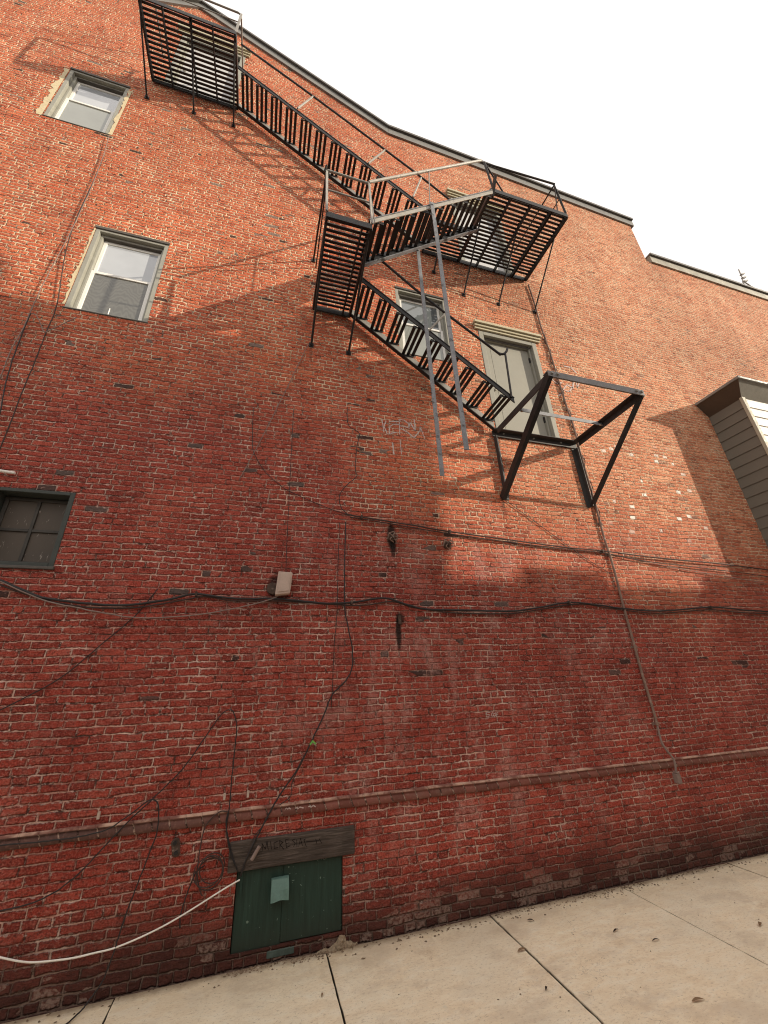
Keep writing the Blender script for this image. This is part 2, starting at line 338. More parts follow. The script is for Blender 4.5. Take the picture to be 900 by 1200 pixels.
M['dark_in'] = m_paint('dark_room', (.02,.02,.02), .9, .2, 3, .1)

def m_glass(name, col, rough=.03, coat=1., waves=False, streak=0.):
    t = NT(name); c = col
    X, Y, Z = t.sep(t.pos)
    n = t.noise(t.pos, 2.2, 3); c = t.mix(t.mr(n, .3, .7, 0, .5), col, tuple(q*.72 for q in col))
    if waves:
        wv = t.math('SINE', t.math('MULTIPLY', t.math('ADD', t.math('MULTIPLY', Z, 1.), t.math('MULTIPLY', t.noise(t.vmul(t.pos, (3,3,1)), 2.6, 2), .55)), 95.))
        c = t.mix(t.mr(wv, -1, 1, 0, .35), c, tuple(q*1.6 for q in col))
    if streak:
        c = t.mix(t.mr(t.noise(t.vmul(t.pos, (9, 9, 2.5)), 4, 4, .7), .62, .74, 0, streak), c, (.62,.55,.48))
    m = t.fin(c, rough, t.noise(t.pos, 3.5, 2), .004, .25, .5)
    t.b.inputs['Coat Weight'].default_value = coat; t.b.inputs['Coat Roughness'].default_value = .02; t.b.inputs['Coat IOR'].default_value = 1.6
    return m
M['pane_sky'] = m_glass('bright_window_pane', (.46,.49,.53))
M['pane_screen'] = m_glass('screened_window_pane', (.115,.115,.105), .35, .5, True)
M['pane_plain'] = m_glass('grey_window_pane', (.27,.285,.26), .2, .7)
M['pane_dirty'] = m_glass('dusty_window_pane', (.080,.060,.043), .6, .0, False, .7)
M['pane_refl'] = m_glass('reflecting_window_pane', (.16,.18,.19), .02, 1.)
M['leaf'] = m_paint('dry_brown_leaf', (.27,.175,.10), .85, .4, 25, .2)
M['leafd'] = m_paint('dark_dry_leaf', (.045,.03,.022), .85, .4, 25, .2)
M['litter'] = m_paint('gritty_litter', (.20,.14,.095), .95, .6, 9, .1, ((.5,.43,.34), .60))

# ---- measured positions in metres on the wall (x right, y out of the wall is negative, z up)
P_main1 = [(-2.072, -0.030, 2.503), (-1.897, -0.030, 2.433), (-1.658, -0.030, 2.330), (-1.543, -0.030, 2.301), (-1.316, -0.030, 2.273), (-1.026, -0.030, 2.265), (-0.731, -0.030, 2.318), (-0.547, -0.030, 2.365), (-0.277, -0.030, 2.335), (0.143, -0.030, 2.337), (0.516, -0.030, 2.307), (0.766, -0.030, 2.319), (1.085, -0.030, 2.365), (1.312, -0.030, 2.305), (1.518, -0.030, 2.268), (1.852, -0.030, 2.265), (2.441, -0.030, 2.264), (2.789, -0.030, 2.307), (3.172, -0.030, 2.365), (3.542, -0.030, 2.344), (3.888, -0.030, 2.311), (4.417, -0.030, 2.290), (5.256, -0.030, 2.345), (5.830, -0.030, 2.319), (6.241, -0.030, 2.306), (7.207, -0.030, 2.258)]
P_main2 = [(-2.067, -0.022, 2.474), (-1.892, -0.022, 2.403), (-1.717, -0.022, 2.337), (-1.484, -0.022, 2.272), (-1.255, -0.022, 2.243), (-0.965, -0.022, 2.248), (-0.637, -0.022, 2.315), (-0.480, -0.022, 2.347), (-0.242, -0.022, 2.316), (0.144, -0.022, 2.320), (0.673, -0.022, 2.296), (0.912, -0.022, 2.300), (1.162, -0.022, 2.336), (1.417, -0.022, 2.276), (1.862, -0.022, 2.237), (2.441, -0.022, 2.240), (2.867, -0.022, 2.298), (3.321, -0.022, 2.351), (3.773, -0.022, 2.306), (4.378, -0.022, 2.266), (5.210, -0.022, 2.317), (5.779, -0.022, 2.288), (6.236, -0.022, 2.277), (7.199, -0.022, 2.225)]
P_grey = [(-2.075, -0.035, 2.521), (-1.893, -0.035, 2.425), (-1.593, -0.035, 2.293), (-1.362, -0.035, 2.239), (-1.156, -0.035, 2.197), (-0.917, -0.035, 2.167), (-0.553, -0.035, 2.190), (-0.201, -0.035, 2.257), (0.056, -0.035, 2.334), (0.126, -0.035, 2.373)]
P_up1 = [(0.700, -0.030, 3.201), (0.875, -0.030, 3.178), (1.366, -0.030, 3.137), (1.837, -0.030, 3.091), (2.591, -0.030, 3.044), (3.264, -0.030, 3.004), (3.821, -0.030, 2.990), (4.514, -0.030, 2.952), (5.853, -0.030, 2.914), (6.592, -0.030, 2.872), (7.615, -0.030, 2.815)]
P_up2 = [(0.753, -0.025, 3.170), (0.929, -0.025, 3.157), (1.385, -0.025, 3.112), (1.866, -0.025, 3.066), (2.590, -0.025, 3.020), (3.263, -0.025, 2.985), (3.843, -0.025, 2.966), (4.496, -0.025, 2.892), (5.919, -0.025, 2.822), (6.541, -0.025, 2.776), (7.533, -0.025, 2.689)]
P_up3 = [(3.823, -0.020, 2.966), (4.242, -0.020, 2.914), (5.026, -0.020, 2.819), (5.838, -0.020, 2.745), (6.490, -0.020, 2.681), (7.471, -0.020, 2.591)]
P_curl = [(0.728, -0.020, 4.538), (0.728, -0.020, 4.371), (0.757, -0.020, 4.272), (0.863, -0.020, 4.197), (0.842, -0.020, 4.059), (0.827, -0.020, 3.946), (0.817, -0.020, 3.711), (0.829, -0.020, 3.650), (0.728, -0.020, 3.537), (0.648, -0.020, 3.410), (0.663, -0.020, 3.277), (0.728, -0.020, 3.207)]
P_left_thin = [(-0.276, -0.015, 4.339), (-0.242, -0.015, 3.877), (-0.187, -0.015, 3.724), (-0.077, -0.015, 3.572), (0.096, -0.015, 3.430), (0.299, -0.015, 3.338), (0.547, -0.015, 3.249), (0.703, -0.015, 3.207)]
P_drop = [(0.709, -0.030, 3.109), (0.701, -0.030, 2.688), (0.703, -0.030, 2.287), (0.734, -0.030, 2.100), (0.772, -0.030, 1.905), (0.763, -0.030, 1.746), (0.704, -0.030, 1.654), (0.598, -0.030, 1.554), (0.524, -0.030, 1.389), (0.467, -0.030, 1.284), (0.436, -0.030, 1.222), (0.334, -0.030, 1.044), (0.253, -0.030, 0.944), (0.158, -0.030, 0.804), (0.036, -0.030, 0.582), (-0.003, -0.030, 0.473)]
P_drop2 = [(0.437, -0.020, 1.215), (0.365, -0.020, 1.079), (0.307, -0.020, 0.969), (0.305, -0.020, 0.895), (0.206, -0.020, 0.827), (0.119, -0.020, 0.736), (0.041, -0.020, 0.639), (0.031, -0.020, 0.570), (0.006, -0.020, 0.491)]
P_thin_v = [(0.652, -0.012, 3.112), (0.640, -0.012, 2.607), (0.636, -0.012, 2.251), (0.613, -0.012, 1.916), (0.606, -0.012, 1.664), (0.595, -0.012, 1.458)]
P_white = [(-0.006, -0.050, 0.462), (-0.103, -0.050, 0.427), (-0.355, -0.050, 0.325), (-0.524, -0.050, 0.272), (-0.686, -0.050, 0.238), (-0.795, -0.050, 0.232), (-0.893, -0.050, 0.228), (-1.007, -0.050, 0.234), (-1.125, -0.050, 0.248), (-1.264, -0.050, 0.291), (-1.397, -0.050, 0.344)]
P_loop = [(-1.451, -0.030, 0.488), (-1.332, -0.030, 0.491), (-1.190, -0.030, 0.503), (-1.072, -0.030, 0.541), (-0.969, -0.030, 0.612), (-0.883, -0.030, 0.703), (-0.745, -0.030, 0.851), (-0.626, -0.030, 0.958), (-0.454, -0.030, 1.130), (-0.358, -0.030, 1.281), (-0.290, -0.030, 1.387), (-0.229, -0.030, 1.470), (-0.165, -0.030, 1.478), (-0.124, -0.030, 1.378), (-0.121, -0.030, 1.265), (-0.121, -0.030, 1.156), (-0.121, -0.030, 0.998), (-0.118, -0.030, 0.872), (-0.125, -0.030, 0.785), (-0.115, -0.030, 0.702), (-0.082, -0.030, 0.605), (-0.032, -0.030, 0.517)]
P_down = [(-1.537, -0.050, 0.800), (-1.415, -0.050, 0.810), (-1.198, -0.050, 0.805), (-1.017, -0.050, 0.806), (-0.857, -0.050, 0.827), (-0.748, -0.050, 0.888), (-0.635, -0.050, 0.961), (-0.592, -0.050, 0.952), (-0.567, -0.050, 0.897), (-0.557, -0.050, 0.780), (-0.583, -0.050, 0.672), (-0.620, -0.050, 0.531), (-0.653, -0.050, 0.409), (-0.676, -0.050, 0.295), (-0.693, -0.050, 0.204), (-0.723, -0.050, 0.100)]
P_coilrun = [(-0.126, -0.030, 0.843), (-0.177, -0.030, 0.848), (-0.228, -0.030, 0.815), (-0.265, -0.030, 0.766), (-0.277, -0.030, 0.698), (-0.281, -0.030, 0.607), (-0.278, -0.030, 0.518), (-0.251, -0.030, 0.437), (-0.232, -0.030, 0.404)]
P_coilrun2 = [(-0.125, -0.025, 0.832), (-0.130, -0.025, 0.774), (-0.102, -0.025, 0.676), (-0.056, -0.025, 0.564), (-0.022, -0.025, 0.496)]
P_coiltail = [(-0.238, -0.030, 0.561), (-0.286, -0.030, 0.532), (-0.316, -0.030, 0.458), (-0.339, -0.030, 0.377), (-0.349, -0.030, 0.317), (-0.341, -0.030, 0.263)]
P_wleft1 = [(-2.446, -0.030, 8.338), (-2.412, -0.030, 7.869), (-2.392, -0.030, 7.281), (-2.391, -0.030, 6.609), (-2.402, -0.030, 6.119), (-2.426, -0.030, 5.497), (-2.426, -0.030, 5.067), (-2.425, -0.030, 4.838), (-2.439, -0.030, 4.605), (-2.429, -0.030, 4.260), (-2.420, -0.030, 3.726)]
P_wleft2 = [(-2.410, -0.028, 7.855), (-2.398, -0.028, 7.426), (-2.398, -0.028, 6.530), (-2.355, -0.028, 5.956), (-2.249, -0.028, 5.257), (-2.240, -0.028, 4.859), (-2.232, -0.028, 4.470), (-2.232, -0.028, 4.091), (-2.223, -0.028, 3.796), (-2.220, -0.028, 3.537), (-2.210, -0.028, 3.034)]
P_wleft3 = [(-2.423, -0.025, 5.074), (-2.411, -0.025, 4.639), (-2.394, -0.025, 4.393), (-2.371, -0.025, 4.180), (-2.324, -0.025, 3.889), (-2.292, -0.025, 3.579)]
P_wtie = [(-2.419, -0.030, 5.069), (-2.375, -0.030, 5.059), (-2.317, -0.030, 4.972), (-2.254, -0.030, 4.864), (-2.210, -0.030, 4.911), (-2.047, -0.030, 5.123)]
P_wplate = [(0.251, -0.015, 5.375), (0.077, -0.015, 4.774), (-0.140, -0.015, 4.048), (-0.329, -0.015, 3.466)]
P_boxv = [(0.135, -0.012, 4.397), (0.147, -0.012, 3.552), (0.155, -0.012, 3.002), (0.166, -0.012, 2.572)]
P_thinright = [(2.548, -0.012, 3.588), (2.690, -0.012, 3.492), (3.125, -0.012, 3.191), (3.498, -0.012, 2.930), (3.862, -0.012, 2.720)]
P_thinleft = [(-1.729, -0.012, 1.509), (-1.650, -0.012, 1.556), (-1.356, -0.012, 1.744), (-1.121, -0.012, 2.005), (-0.957, -0.012, 2.197), (-0.843, -0.012, 2.403)]
P_conduit = [(3.701, -0.035, 7.621), (3.760, -0.035, 6.716), (3.788, -0.035, 5.683), (3.884, -0.035, 4.935), (3.846, -0.035, 3.532), (3.876, -0.035, 2.943), (3.879, -0.035, 1.970), (3.848, -0.035, 1.148), (3.866, -0.035, 0.925), (3.915, -0.035, 0.835), (3.899, -0.035, 0.723)]
G_tag = [[(1.143, 4.449), (1.157, 4.278)], [(1.188, 4.436), (1.165, 4.365)], [(1.198, 4.259), (1.162, 4.358)], [(1.229, 4.437), (1.365, 4.46)], [(1.221, 4.262), (1.231, 4.363), (1.28, 4.405), (1.351, 4.417)], [(1.239, 4.272), (1.309, 4.297)], [(1.356, 4.479), (1.35, 4.277)], [(1.348, 4.485), (1.414, 4.49), (1.471, 4.445), (1.473, 4.384), (1.397, 4.398), (1.361, 4.396)], [(1.371, 4.36), (1.451, 4.32), (1.518, 4.264)], [(1.472, 4.377), (1.49, 4.469), (1.548, 4.356), (1.546, 4.52)], [(1.529, 4.259), (1.61, 4.373), (1.615, 4.435), (1.661, 4.26)], [(1.349, 4.192), (1.356, 4.007)], [(1.255, 4.145), (1.265, 3.994)]]
G_white_right = [[(3.791, 5.637), (3.844, 5.573), (3.946, 5.608)], [(3.933, 5.469), (4.035, 5.59), (4.121, 5.558), (4.049, 5.468), (3.979, 5.466)], [(4.064, 5.697), (4.177, 5.671), (4.13, 5.547)], [(4.218, 5.731), (4.223, 5.58), (4.272, 5.666)], [(4.087, 5.962), (4.21, 5.965), (4.283, 5.876)], [(3.833, 5.351), (3.919, 5.417)]]
G_soof = [[(2.054, 1.353), (2.016, 1.358), (2.013, 1.341), (2.043, 1.336), (2.036, 1.319), (2.005, 1.321)], [(2.066, 1.342), (2.08, 1.352), (2.086, 1.334), (2.071, 1.321), (2.059, 1.328), (2.066, 1.342)], [(2.092, 1.341), (2.107, 1.35), (2.107, 1.329), (2.093, 1.32), (2.085, 1.327)], [(2.114, 1.315), (2.119, 1.346), (2.133, 1.349)], [(2.112, 1.333), (2.13, 1.332)]]
G_lintel = [[(0.131, 0.591), (0.121, 0.635), (0.147, 0.599), (0.155, 0.641), (0.167, 0.592)], [(0.179, 0.638), (0.188, 0.594)], [(0.226, 0.633), (0.203, 0.626), (0.207, 0.596), (0.232, 0.598)], [(0.246, 0.592), (0.241, 0.636), (0.265, 0.623), (0.247, 0.611), (0.272, 0.584)], [(0.308, 0.638), (0.281, 0.636), (0.291, 0.591), (0.316, 0.598)], [(0.286, 0.614), (0.309, 0.616)], [(0.35, 0.633), (0.329, 0.628), (0.351, 0.608), (0.34, 0.59)], [(0.364, 0.587), (0.36, 0.627)], [(0.376, 0.586), (0.386, 0.633), (0.402, 0.588)], [(0.381, 0.605), (0.399, 0.607)], [(0.423, 0.624), (0.411, 0.621), (0.43, 0.579)], [(0.429, 0.607), (0.521, 0.603)], [(0.496, 0.616), (0.503, 0.59)], [(0.521, 0.613), (0.54, 0.586)]]
G_belt = [[(0.267, 0.822), (0.276, 0.828), (0.285, 0.818), (0.292, 0.828), (0.303, 0.819)], [(0.341, 0.819), (0.351, 0.825), (0.357, 0.814), (0.37, 0.824), (0.395, 0.816)], [(0.433, 0.82), (0.447, 0.825), (0.453, 0.813), (0.466, 0.825), (0.483, 0.815)]]

# ------------------------------------------------------------------ camera, light, world
def setup():
    cam = bpy.data.cameras.new('camera'); co = bpy.data.objects.new('camera', cam); COL.objects.link(co)
    cam.sensor_fit = 'HORIZONTAL'; cam.sensor_width = 36.; cam.lens = 463.17/900*36.
    cam.clip_start = .02; cam.clip_end = 600
    p, y, r = R(23.886), R(17.296), R(-2.341)
    fwd = Vector((math.sin(y)*math.cos(p), math.cos(y)*math.cos(p), math.sin(p)))
    right = Vector((math.cos(y), -math.sin(y), 0)); up = right.cross(fwd)
    r2 = right*math.cos(r) + up*math.sin(r); u2 = up*math.cos(r) - right*math.sin(r)
    m = Matrix((r2, u2, -fwd)).transposed().to_4x4(); m.translation = (0, -3.6, 1.6)
    co.matrix_world = m; scene.camera = co
    scene.cycles.filter_width = 1.1
    scene.render.resolution_x = 768; scene.render.resolution_y = 1024
    # sun
    s = Vector((.8238, -.4486, .3466)).normalized()
    L = bpy.data.lights.new('sun', 'SUN'); L.energy = SUN; L.angle = R(.36); L.color = (1., .88, .70)
    lo = bpy.data.objects.new('sun', L); COL.objects.link(lo)
    lo.rotation_euler = (-s).to_track_quat('-Z', 'Y').to_euler(); lo.location = s*40
    w = bpy.data.worlds.new('World'); scene.world = w; w.use_nodes = True; nt = w.node_tree; nt.nodes.clear()
    out = nt.nodes.new('ShaderNodeOutputWorld'); bg = nt.nodes.new('ShaderNodeBackground'); nt.links.new(bg.outputs[0], out.inputs[0])
    sky = nt.nodes.new('ShaderNodeTexSky'); sky.sky_type = 'NISHITA'; sky.sun_disc = False
    sky.sun_elevation = math.asin(s.z); sky.sun_rotation = math.atan2(s.x, s.y); sky.air_density = 1.; sky.dust_density = 3.
    tc = nt.nodes.new('ShaderNodeTexCoord'); nz = nt.nodes.new('ShaderNodeTexNoise'); nz.inputs['Scale'].default_value = 2.2; nz.inputs['Detail'].default_value = 5
    nt.links.new(tc.outputs['Generated'], nz.inputs['Vector'])
    mp = nt.nodes.new('ShaderNodeMapRange'); mp.inputs[1].default_value = .35; mp.inputs[2].default_value = .65; mp.inputs[3].default_value = .96; mp.inputs[4].default_value = 1.
    nt.links.new(nz.outputs['Fac'], mp.inputs[0])
    mx = nt.nodes.new('ShaderNodeMix'); mx.data_type = 'RGBA'; nt.links.new(mp.outputs[0], mx.inputs[0])
    nt.links.new(sky.outputs[0], mx.inputs[6]); mx.inputs[7].default_value = (CLOUD*1.0, CLOUD*.94, CLOUD*.885, 1)     # high thin bright cloud
    nt.links.new(mx.outputs[2], bg.inputs[0]); bg.inputs[1].default_value = .1
    scene.view_settings.view_transform = 'Standard'; scene.view_settings.look = 'None'; scene.view_settings.exposure = 0
SUN = 5.0; CLOUD = 12.4
setup()

# ------------------------------------------------------------------ the setting
g = MB(); g.add([(-300,-300,-.17),(300,-300,-.17),(300,300,-.17),(-300,300,-.17)], [(0,1,2,3)])
tag(g.build('ground', M['soil']), kind='structure')
g = MB(); g.add([(-60,-7,-.15),(60,-7,-.15),(60,-2.85,-.15),(-60,-2.85,-.15)], [(0,1,2,3)])
tag(g.build('road', M['asphalt']), kind='structure')
g = MB()
xs = [-.65 + 1.236*k for k in range(-12, 20)]
rj = random.Random(3)
for i in range(len(xs)-1):
    for y0, y1 in ((-.012, -1.52), (-1.532, -2.70)):
        dz = rj.uniform(-.003, .002); gx = .0065
        a, b = xs[i]+gx*rj.uniform(.7,1.3), xs[i+1]-gx*rj.uniform(.7,1.3)
        n = 24; e = .0; top = []
        # slightly ragged long edges
        L = [(a + rj.uniform(-.0025,.0025), y0 + (y1-y0)*k/n) for k in range(n+1)]
        Rr = [(b + rj.uniform(-.0025,.0025), y0 + (y1-y0)*k/n) for k in range(n+1)]
        if y0 > -.1: L[0] = (a, y0); Rr[0] = (b, y0)
        for k in range(n):
            g.add([(L[k][0],L[k][1],dz),(Rr[k][0],Rr[k][1],dz),(Rr[k+1][0],Rr[k+1][1],dz),(L[k+1][0],L[k+1][1],dz)], [(0,1,2,3)])
            for S in (L, Rr):
                g.add([(S[k][0],S[k][1],dz),(S[k+1][0],S[k+1][1],dz),(S[k+1][0],S[k+1][1],-.03),(S[k][0],S[k][1],-.03)], [(0,1,2,3)])
tag(g.build('sidewalk', M['concrete']), kind='structure')
g = MB(); g.box(-20, 26, -2.70, .0, -.16, -.016)
tag(g.build('sidewalk_base', M['joint']), kind='structure')
g = MB(); g.box(-20, 26, -2.85, -2.706, -.17, .0)
tag(g.build('kerb', M['concrete'], bevel=.015), kind='structure')

# ------------------------------------------------------------------ the brick building
B = empty('brick_building', (0,0,0))
tag(B, 'tall red brick building wall with a stepped roofline, sash windows and a green hatch', 'building')
OPEN = [(-3.21,-2.48,8.42,9.71), (-2.205,-1.445,5.265,6.58), (1.42,2.20,5.58,6.82), (-2.17,-1.605,2.555,3.205),
        (2.67,3.655,4.53,6.32), (2.6,3.6,7.84,9.57), (-2.12,-1.1,10.14,11.9), (-.03,.70,.075,.49)]
outer = [(-5.6,-.2),(22,-.2),(22,9.585),(7.12,9.585),(7.12,10.775),(1.5,11.0),(-2.0,13.08),(-5.6,10.94)]
polys = [[Vector((x,z,0)) for x, z in outer]]
for a, b, c, d in OPEN: polys.append([Vector(q) for q in ((a,c,0),(a,d,0),(b,d,0),(b,c,0))])
flat = [v for p in polys for v in p]
w = MB(); w.add([(v.x, 0, v.y) for v in flat], [tuple(t) for t in tessellate_polygon(polys)])
for a, b, c, d in OPEN:                                            # brick reveals
    D = .16
    for p, q in (((a,c),(a,d)), ((a,d),(b,d)), ((b,d),(b,c)), ((b,c),(a,c))):
        w.add([(p[0],0,p[1]),(q[0],0,q[1]),(q[0],D,q[1]),(p[0],D,p[1])], [(0,1,2,3)])
# returns, back and far sides of the building
w.add([(7.12,0,9.585),(7.12,11,9.585),(7.12,11,10.775),(7.12,0,10.775)], [(0,1,2,3)])
w.add([(-5.6,0,-.2),(-5.6,11,-.2),(-5.6,11,10.94),(-5.6,0,10.94)], [(0,1,2,3)])
w.add([(22,0,-.2),(22,11,-.2),(22,11,9.585),(22,0,9.585)], [(0,1,2,3)])
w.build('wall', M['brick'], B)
rf = MB()
rf.add([(7.12,.0,9.58),(22,.0,9.58),(22,11,9.58),(7.12,11,9.58)], [(0,1,2,3)])
rf.add([(1.5,.0,10.99),(7.12,.0,10.765),(7.12,11,10.765),(1.5,11,10.99)], [(0,1,2,3)])
rf.add([(-2,.0,13.07),(1.5,.0,10.99),(1.5,11,10.99),(-2,11,13.07)], [(0,1,2,3)])
rf.add([(-2,.0,13.07),(-5.6,.0,10.93),(-5.6,11,10.93),(-2,11,13.07)], [(0,1,2,3)])
rf.add([(-5.6,11,-.2),(22,11,-.2),(22,11,9.58),(7.12,11,9.58),(7.12,11,10.765),(1.5,11,10.99),(-2,11,13.07),(-5.6,11,10.93)], [tuple(range(8))])
rf.build('roof', M['roofing'], B)

def coping(path, h, name, mf, mt, over=.03):
    """fascia board with a darker drip edge on top, following the wall head"""
    f = MB(); e = MB()
    def prof(mb, y0, y1, a, b):
        for i in range(len(path)-1):
            (x0,z0),(x1,z1) = path[i], path[i+1]
            mb.add([(x0,y0,z0+a),(x1,y0,z1+a),(x1,y0,z1+b),(x0,y0,z0+b),(x0,y1,z0+a),(x1,y1,z1+a),(x1,y1,z1+b),(x0,y1,z0+b)],
                   [(0,1,2,3),(7,6,5,4),(0,4,5,1),(3,2,6,7)] + ([(0,3,7,4)] if i == 0 else []) + ([(1,5,6,2)] if i == len(path)-2 else []))
    prof(f, -over, .30, -.02, h); prof(e, -over-.035, .34, h+.003, h+.055)
    o = f.build(name, mf, B); e.build('drip_edge', mt, o); return o
coping([(-5.75,10.85),(-2.0,13.08),(1.5,11.0)], .15, 'gable_coping', M['coping'], M['coping_top'])
coping([(1.503,11.0),(7.20,10.775)], .15, 'coping', M['coping'], M['coping_top'])
lc = coping([(7.24,9.585),(22,9.585)], .17, 'coping', M['coping_lt'], M['coping_top'], .03)
lc['label'] = 'flaking pale coping of the lower roof'
# standing seams of the sheet metal
for x in (2.9, 4.3, 5.7): pass

# belt course: rounded brick with a thin ledge above
bc = MB(); prof = [(.002,.772),(-.014,.774),(-.021,.784),(-.024,.800),(-.021,.816),(-.014,.826),(-.016,.829),(-.024,.832),(-.024,.844),(-.010,.850),(.002,.851)]
X0, X1, N = -5.6, 22, 220
rb = random.Random(5)
vs = []; fs = []
for i in range(N+1):
    x = X0 + (X1-X0)*i/N; jz = rb.uniform(-.003,.003); jy = rb.uniform(-.003,.003)
    for y, z in prof: vs.append((x, y + (jy if y < 0 else 0), z + jz))
k = len(prof)
for i in range(N):
    for j in range(k-1): fs.append((i*k+j, (i+1)*k+j, (i+1)*k+j+1, i*k+j+1))
bc.add(vs, fs); bc.build('belt_course', M['belt'], B, smooth=True)

def ring(mb, a, b, c, d, w, y0, y1, wt=None, wb=None):
    wt = w if wt is None else wt; wb = w if wb is None else wb
    mb.box(a, a+w, y0, y1, c, d); mb.box(b-w, b, y0, y1, c, d)
    if wt: mb.box(a+w+.0005, b-w-.0005, y0, y1, d-wt, d)
    if wb: mb.box(a+w+.0005, b-w-.0005, y0, y1, c, c+wb)

def sash_window(a, b, c, d, pu, pl, label, screen=True):
    f = MB(); e = .004
    ring(f, a+.001, b-.001, c+.001, d-.001, .045, .002, .155, .06, .012)               # brick mould
    ring(f, a+.0465, b-.0465, c+.014, d-.0625, .030, .045, .15, .03, .0)          # stop
    fr = f.build('window', M['casing'], B, bevel=.004); fr['label'] = label
    h = MB(); h.box(a+.078, b-.078, .04, .15, d-.1045, d-.093); h.box(a-.004, b+.004, -.012, .0015, d-.028, d+.006)
    h.build('head_casing', M['casing_dk'], fr)
    x0, x1, z0, z1 = a+.078, b-.078, c+.014, d-.105; zm = z0 + (z1-z0)*.53
    for nm, za, zb, y, pn in (('upper', zm-.012, z1, .080, pu), ('lower', z0, zm+.014, .050, pl)):
        s = MB(); ring(s, x0, x1, za, zb, .036, y, y+.028, .034, .04)
        so = s.build('sash', M['sash'], fr, bevel=.003)
        p = MB(); p.box(x0+.034, x1-.034, y+.012, y+.016, za+.034, zb-.03); p.build('pane', pn, fr)
    s = MB(); s.box(a-.01, b+.01, -.008, .05, c-.016, c+.0005); s.build('sill', M['casing_dk'], fr, bevel=.006)
    k = MB(); k.box(a+.06, b-.06, .15, .16, c, d); k.build('backing', M['dark_in'], fr)
    return fr
sash_window(*OPEN[0], M['pane_sky'], M['pane_plain'], 'highest left sash window, ringed with cream mortar')
w2 = sash_window(*OPEN[1], M['pane_sky'], M['pane_screen'], 'left sash window with a patterned screen in its lower half')
sash_window(*OPEN[2], M['pane_refl'], M['pane_plain'], 'sash window behind the lower stair flight')
cd = MB(); cd.tube([(-1.845,.062,5.33),(-1.845,.060,5.42)], .006, 6); cd.build('sash_lift', M['sash'], w2)

# little divided window at the left edge
a, b, c, d = OPEN[3]; f = MB(); e = .004
ring(f, a+.001, b-.001, c+.001, d-.001, .037, -.004, .155, .03, .03); fr = f.build('window', m_paint('dark_green_grey_frame', (.055,.062,.056), .6, .25, 10, .3), B, bevel=.004)
fr['label'] = 'small dark framed window with four dusty panes'
s = MB(); x0, x1, z0, z1 = a+.041, b-.041, c+.036, d-.036
ring(s, x0, x1, z0, z1, .03, .10, .13, .03, .03)
xm, zm = (x0+x1)/2, (z0+z1)/2
s.box(xm-.012, xm+.012, .10, .125, z0+.03, z1-.03); s.box(x0+.03, xm-.0125, .10, .125, zm-.012, zm+.012); s.box(xm+.0125, x1-.03, .10, .125, zm-.012, zm+.012)
s.build('sash', m_paint('dark_brown_muntins', (.06,.055,.048), .6, .3, 12, .3), fr, bevel=.003)
for xa, xb in ((x0+.028, xm-.010), (xm+.010, x1-.028)):
    for za, zb in ((z0+.028, zm-.010), (zm+.010, z1-.028)):
        p = MB(); p.box(xa, xb, .113, .117, za, zb); p.build('pane', M['pane_dirty'], fr)
s = MB(); s.box(a-.02, b+.01, -.018, .04, c-.022, c+.002); s.build('sill', M['casing_dk'], fr, bevel=.005)

def door(a, b, c, d, leaf, label, handle=True, frame=None):
    f = MB(); e = .003
    ring(f, a+e, b-e, c, d-e, .075, -.006, .155, .07, .0); ring(f, a+.08, b-.08, c, d-.076, .03, .05, .15, .03, .02)
    fr = f.build('door', frame or M['doorgrey'], B, bevel=.005); fr['label'] = label
    x0, x1 = a+.112, b-.112
    l = MB(); l.box(x0, x0+.10, .085, .12, c+.022, d-.108); l.box(x0+.1035, x1, .085, .12, c+.022, d-.108)
    l.build('leaf', leaf, fr, bevel=.003)
    g_ = MB(); g_.box(x0-.002, x1+.002, .121, .15, c+.02, d-.10); g_.build('backing', M['dark_in'], fr)
    co = MB()
    for i, (pz, h, pr) in enumerate(((0,.035,.03), (.037,.04,.05), (.079,.045,.075))):
        co.box(a-.05-pr*.4, b+.05+pr*.4, -pr, .01 if False else -.001, d+pz, d+pz+h)
    co.build('cornice', M['cornice'], fr, bevel=.006)
    t = MB(); t.box(x0, x1, .04, .15, d-.105, d-.074); t.build('head_casing', M['casing_dk'], fr)
    for zz in (c+.22*(d-c), c+.83*(d-c)):
        hg = MB(); hg.box(x1-.012, x1+.03, .070, .084, zz-.045, zz+.045); hg.tube([(x1+.008,.066,zz-.05),(x1+.008,.066,zz+.05)], .008, 8); hg.build('hinge', M['black'], fr)
    if handle:
        hd = MB(); hd.disc((x0+.055,.085,c+.445*(d-c)), (0,-1,0), .022, .012, 12); hd.tube([(x0+.055,.075,c+.445*(d-c)),(x0+.055,.045,c+.445*(d-c))], .008)
        hd.bar((x0+.05,.045,c+.445*(d-c)), (x0+.12,.043,c+.44*(d-c)), .012, .016); hd.build('handle', M['galv'], fr, bevel=.002)
    return fr
door(*OPEN[4], M['doorgrey'], 'olive grey door above the bare lower frame')
door(*OPEN[5], M['doorwhite'], 'pale door behind the middle landing', True, M['casing'])
door(*OPEN[6], M['doorwhite'], 'pale door behind the highest landing', True, M['casing'])

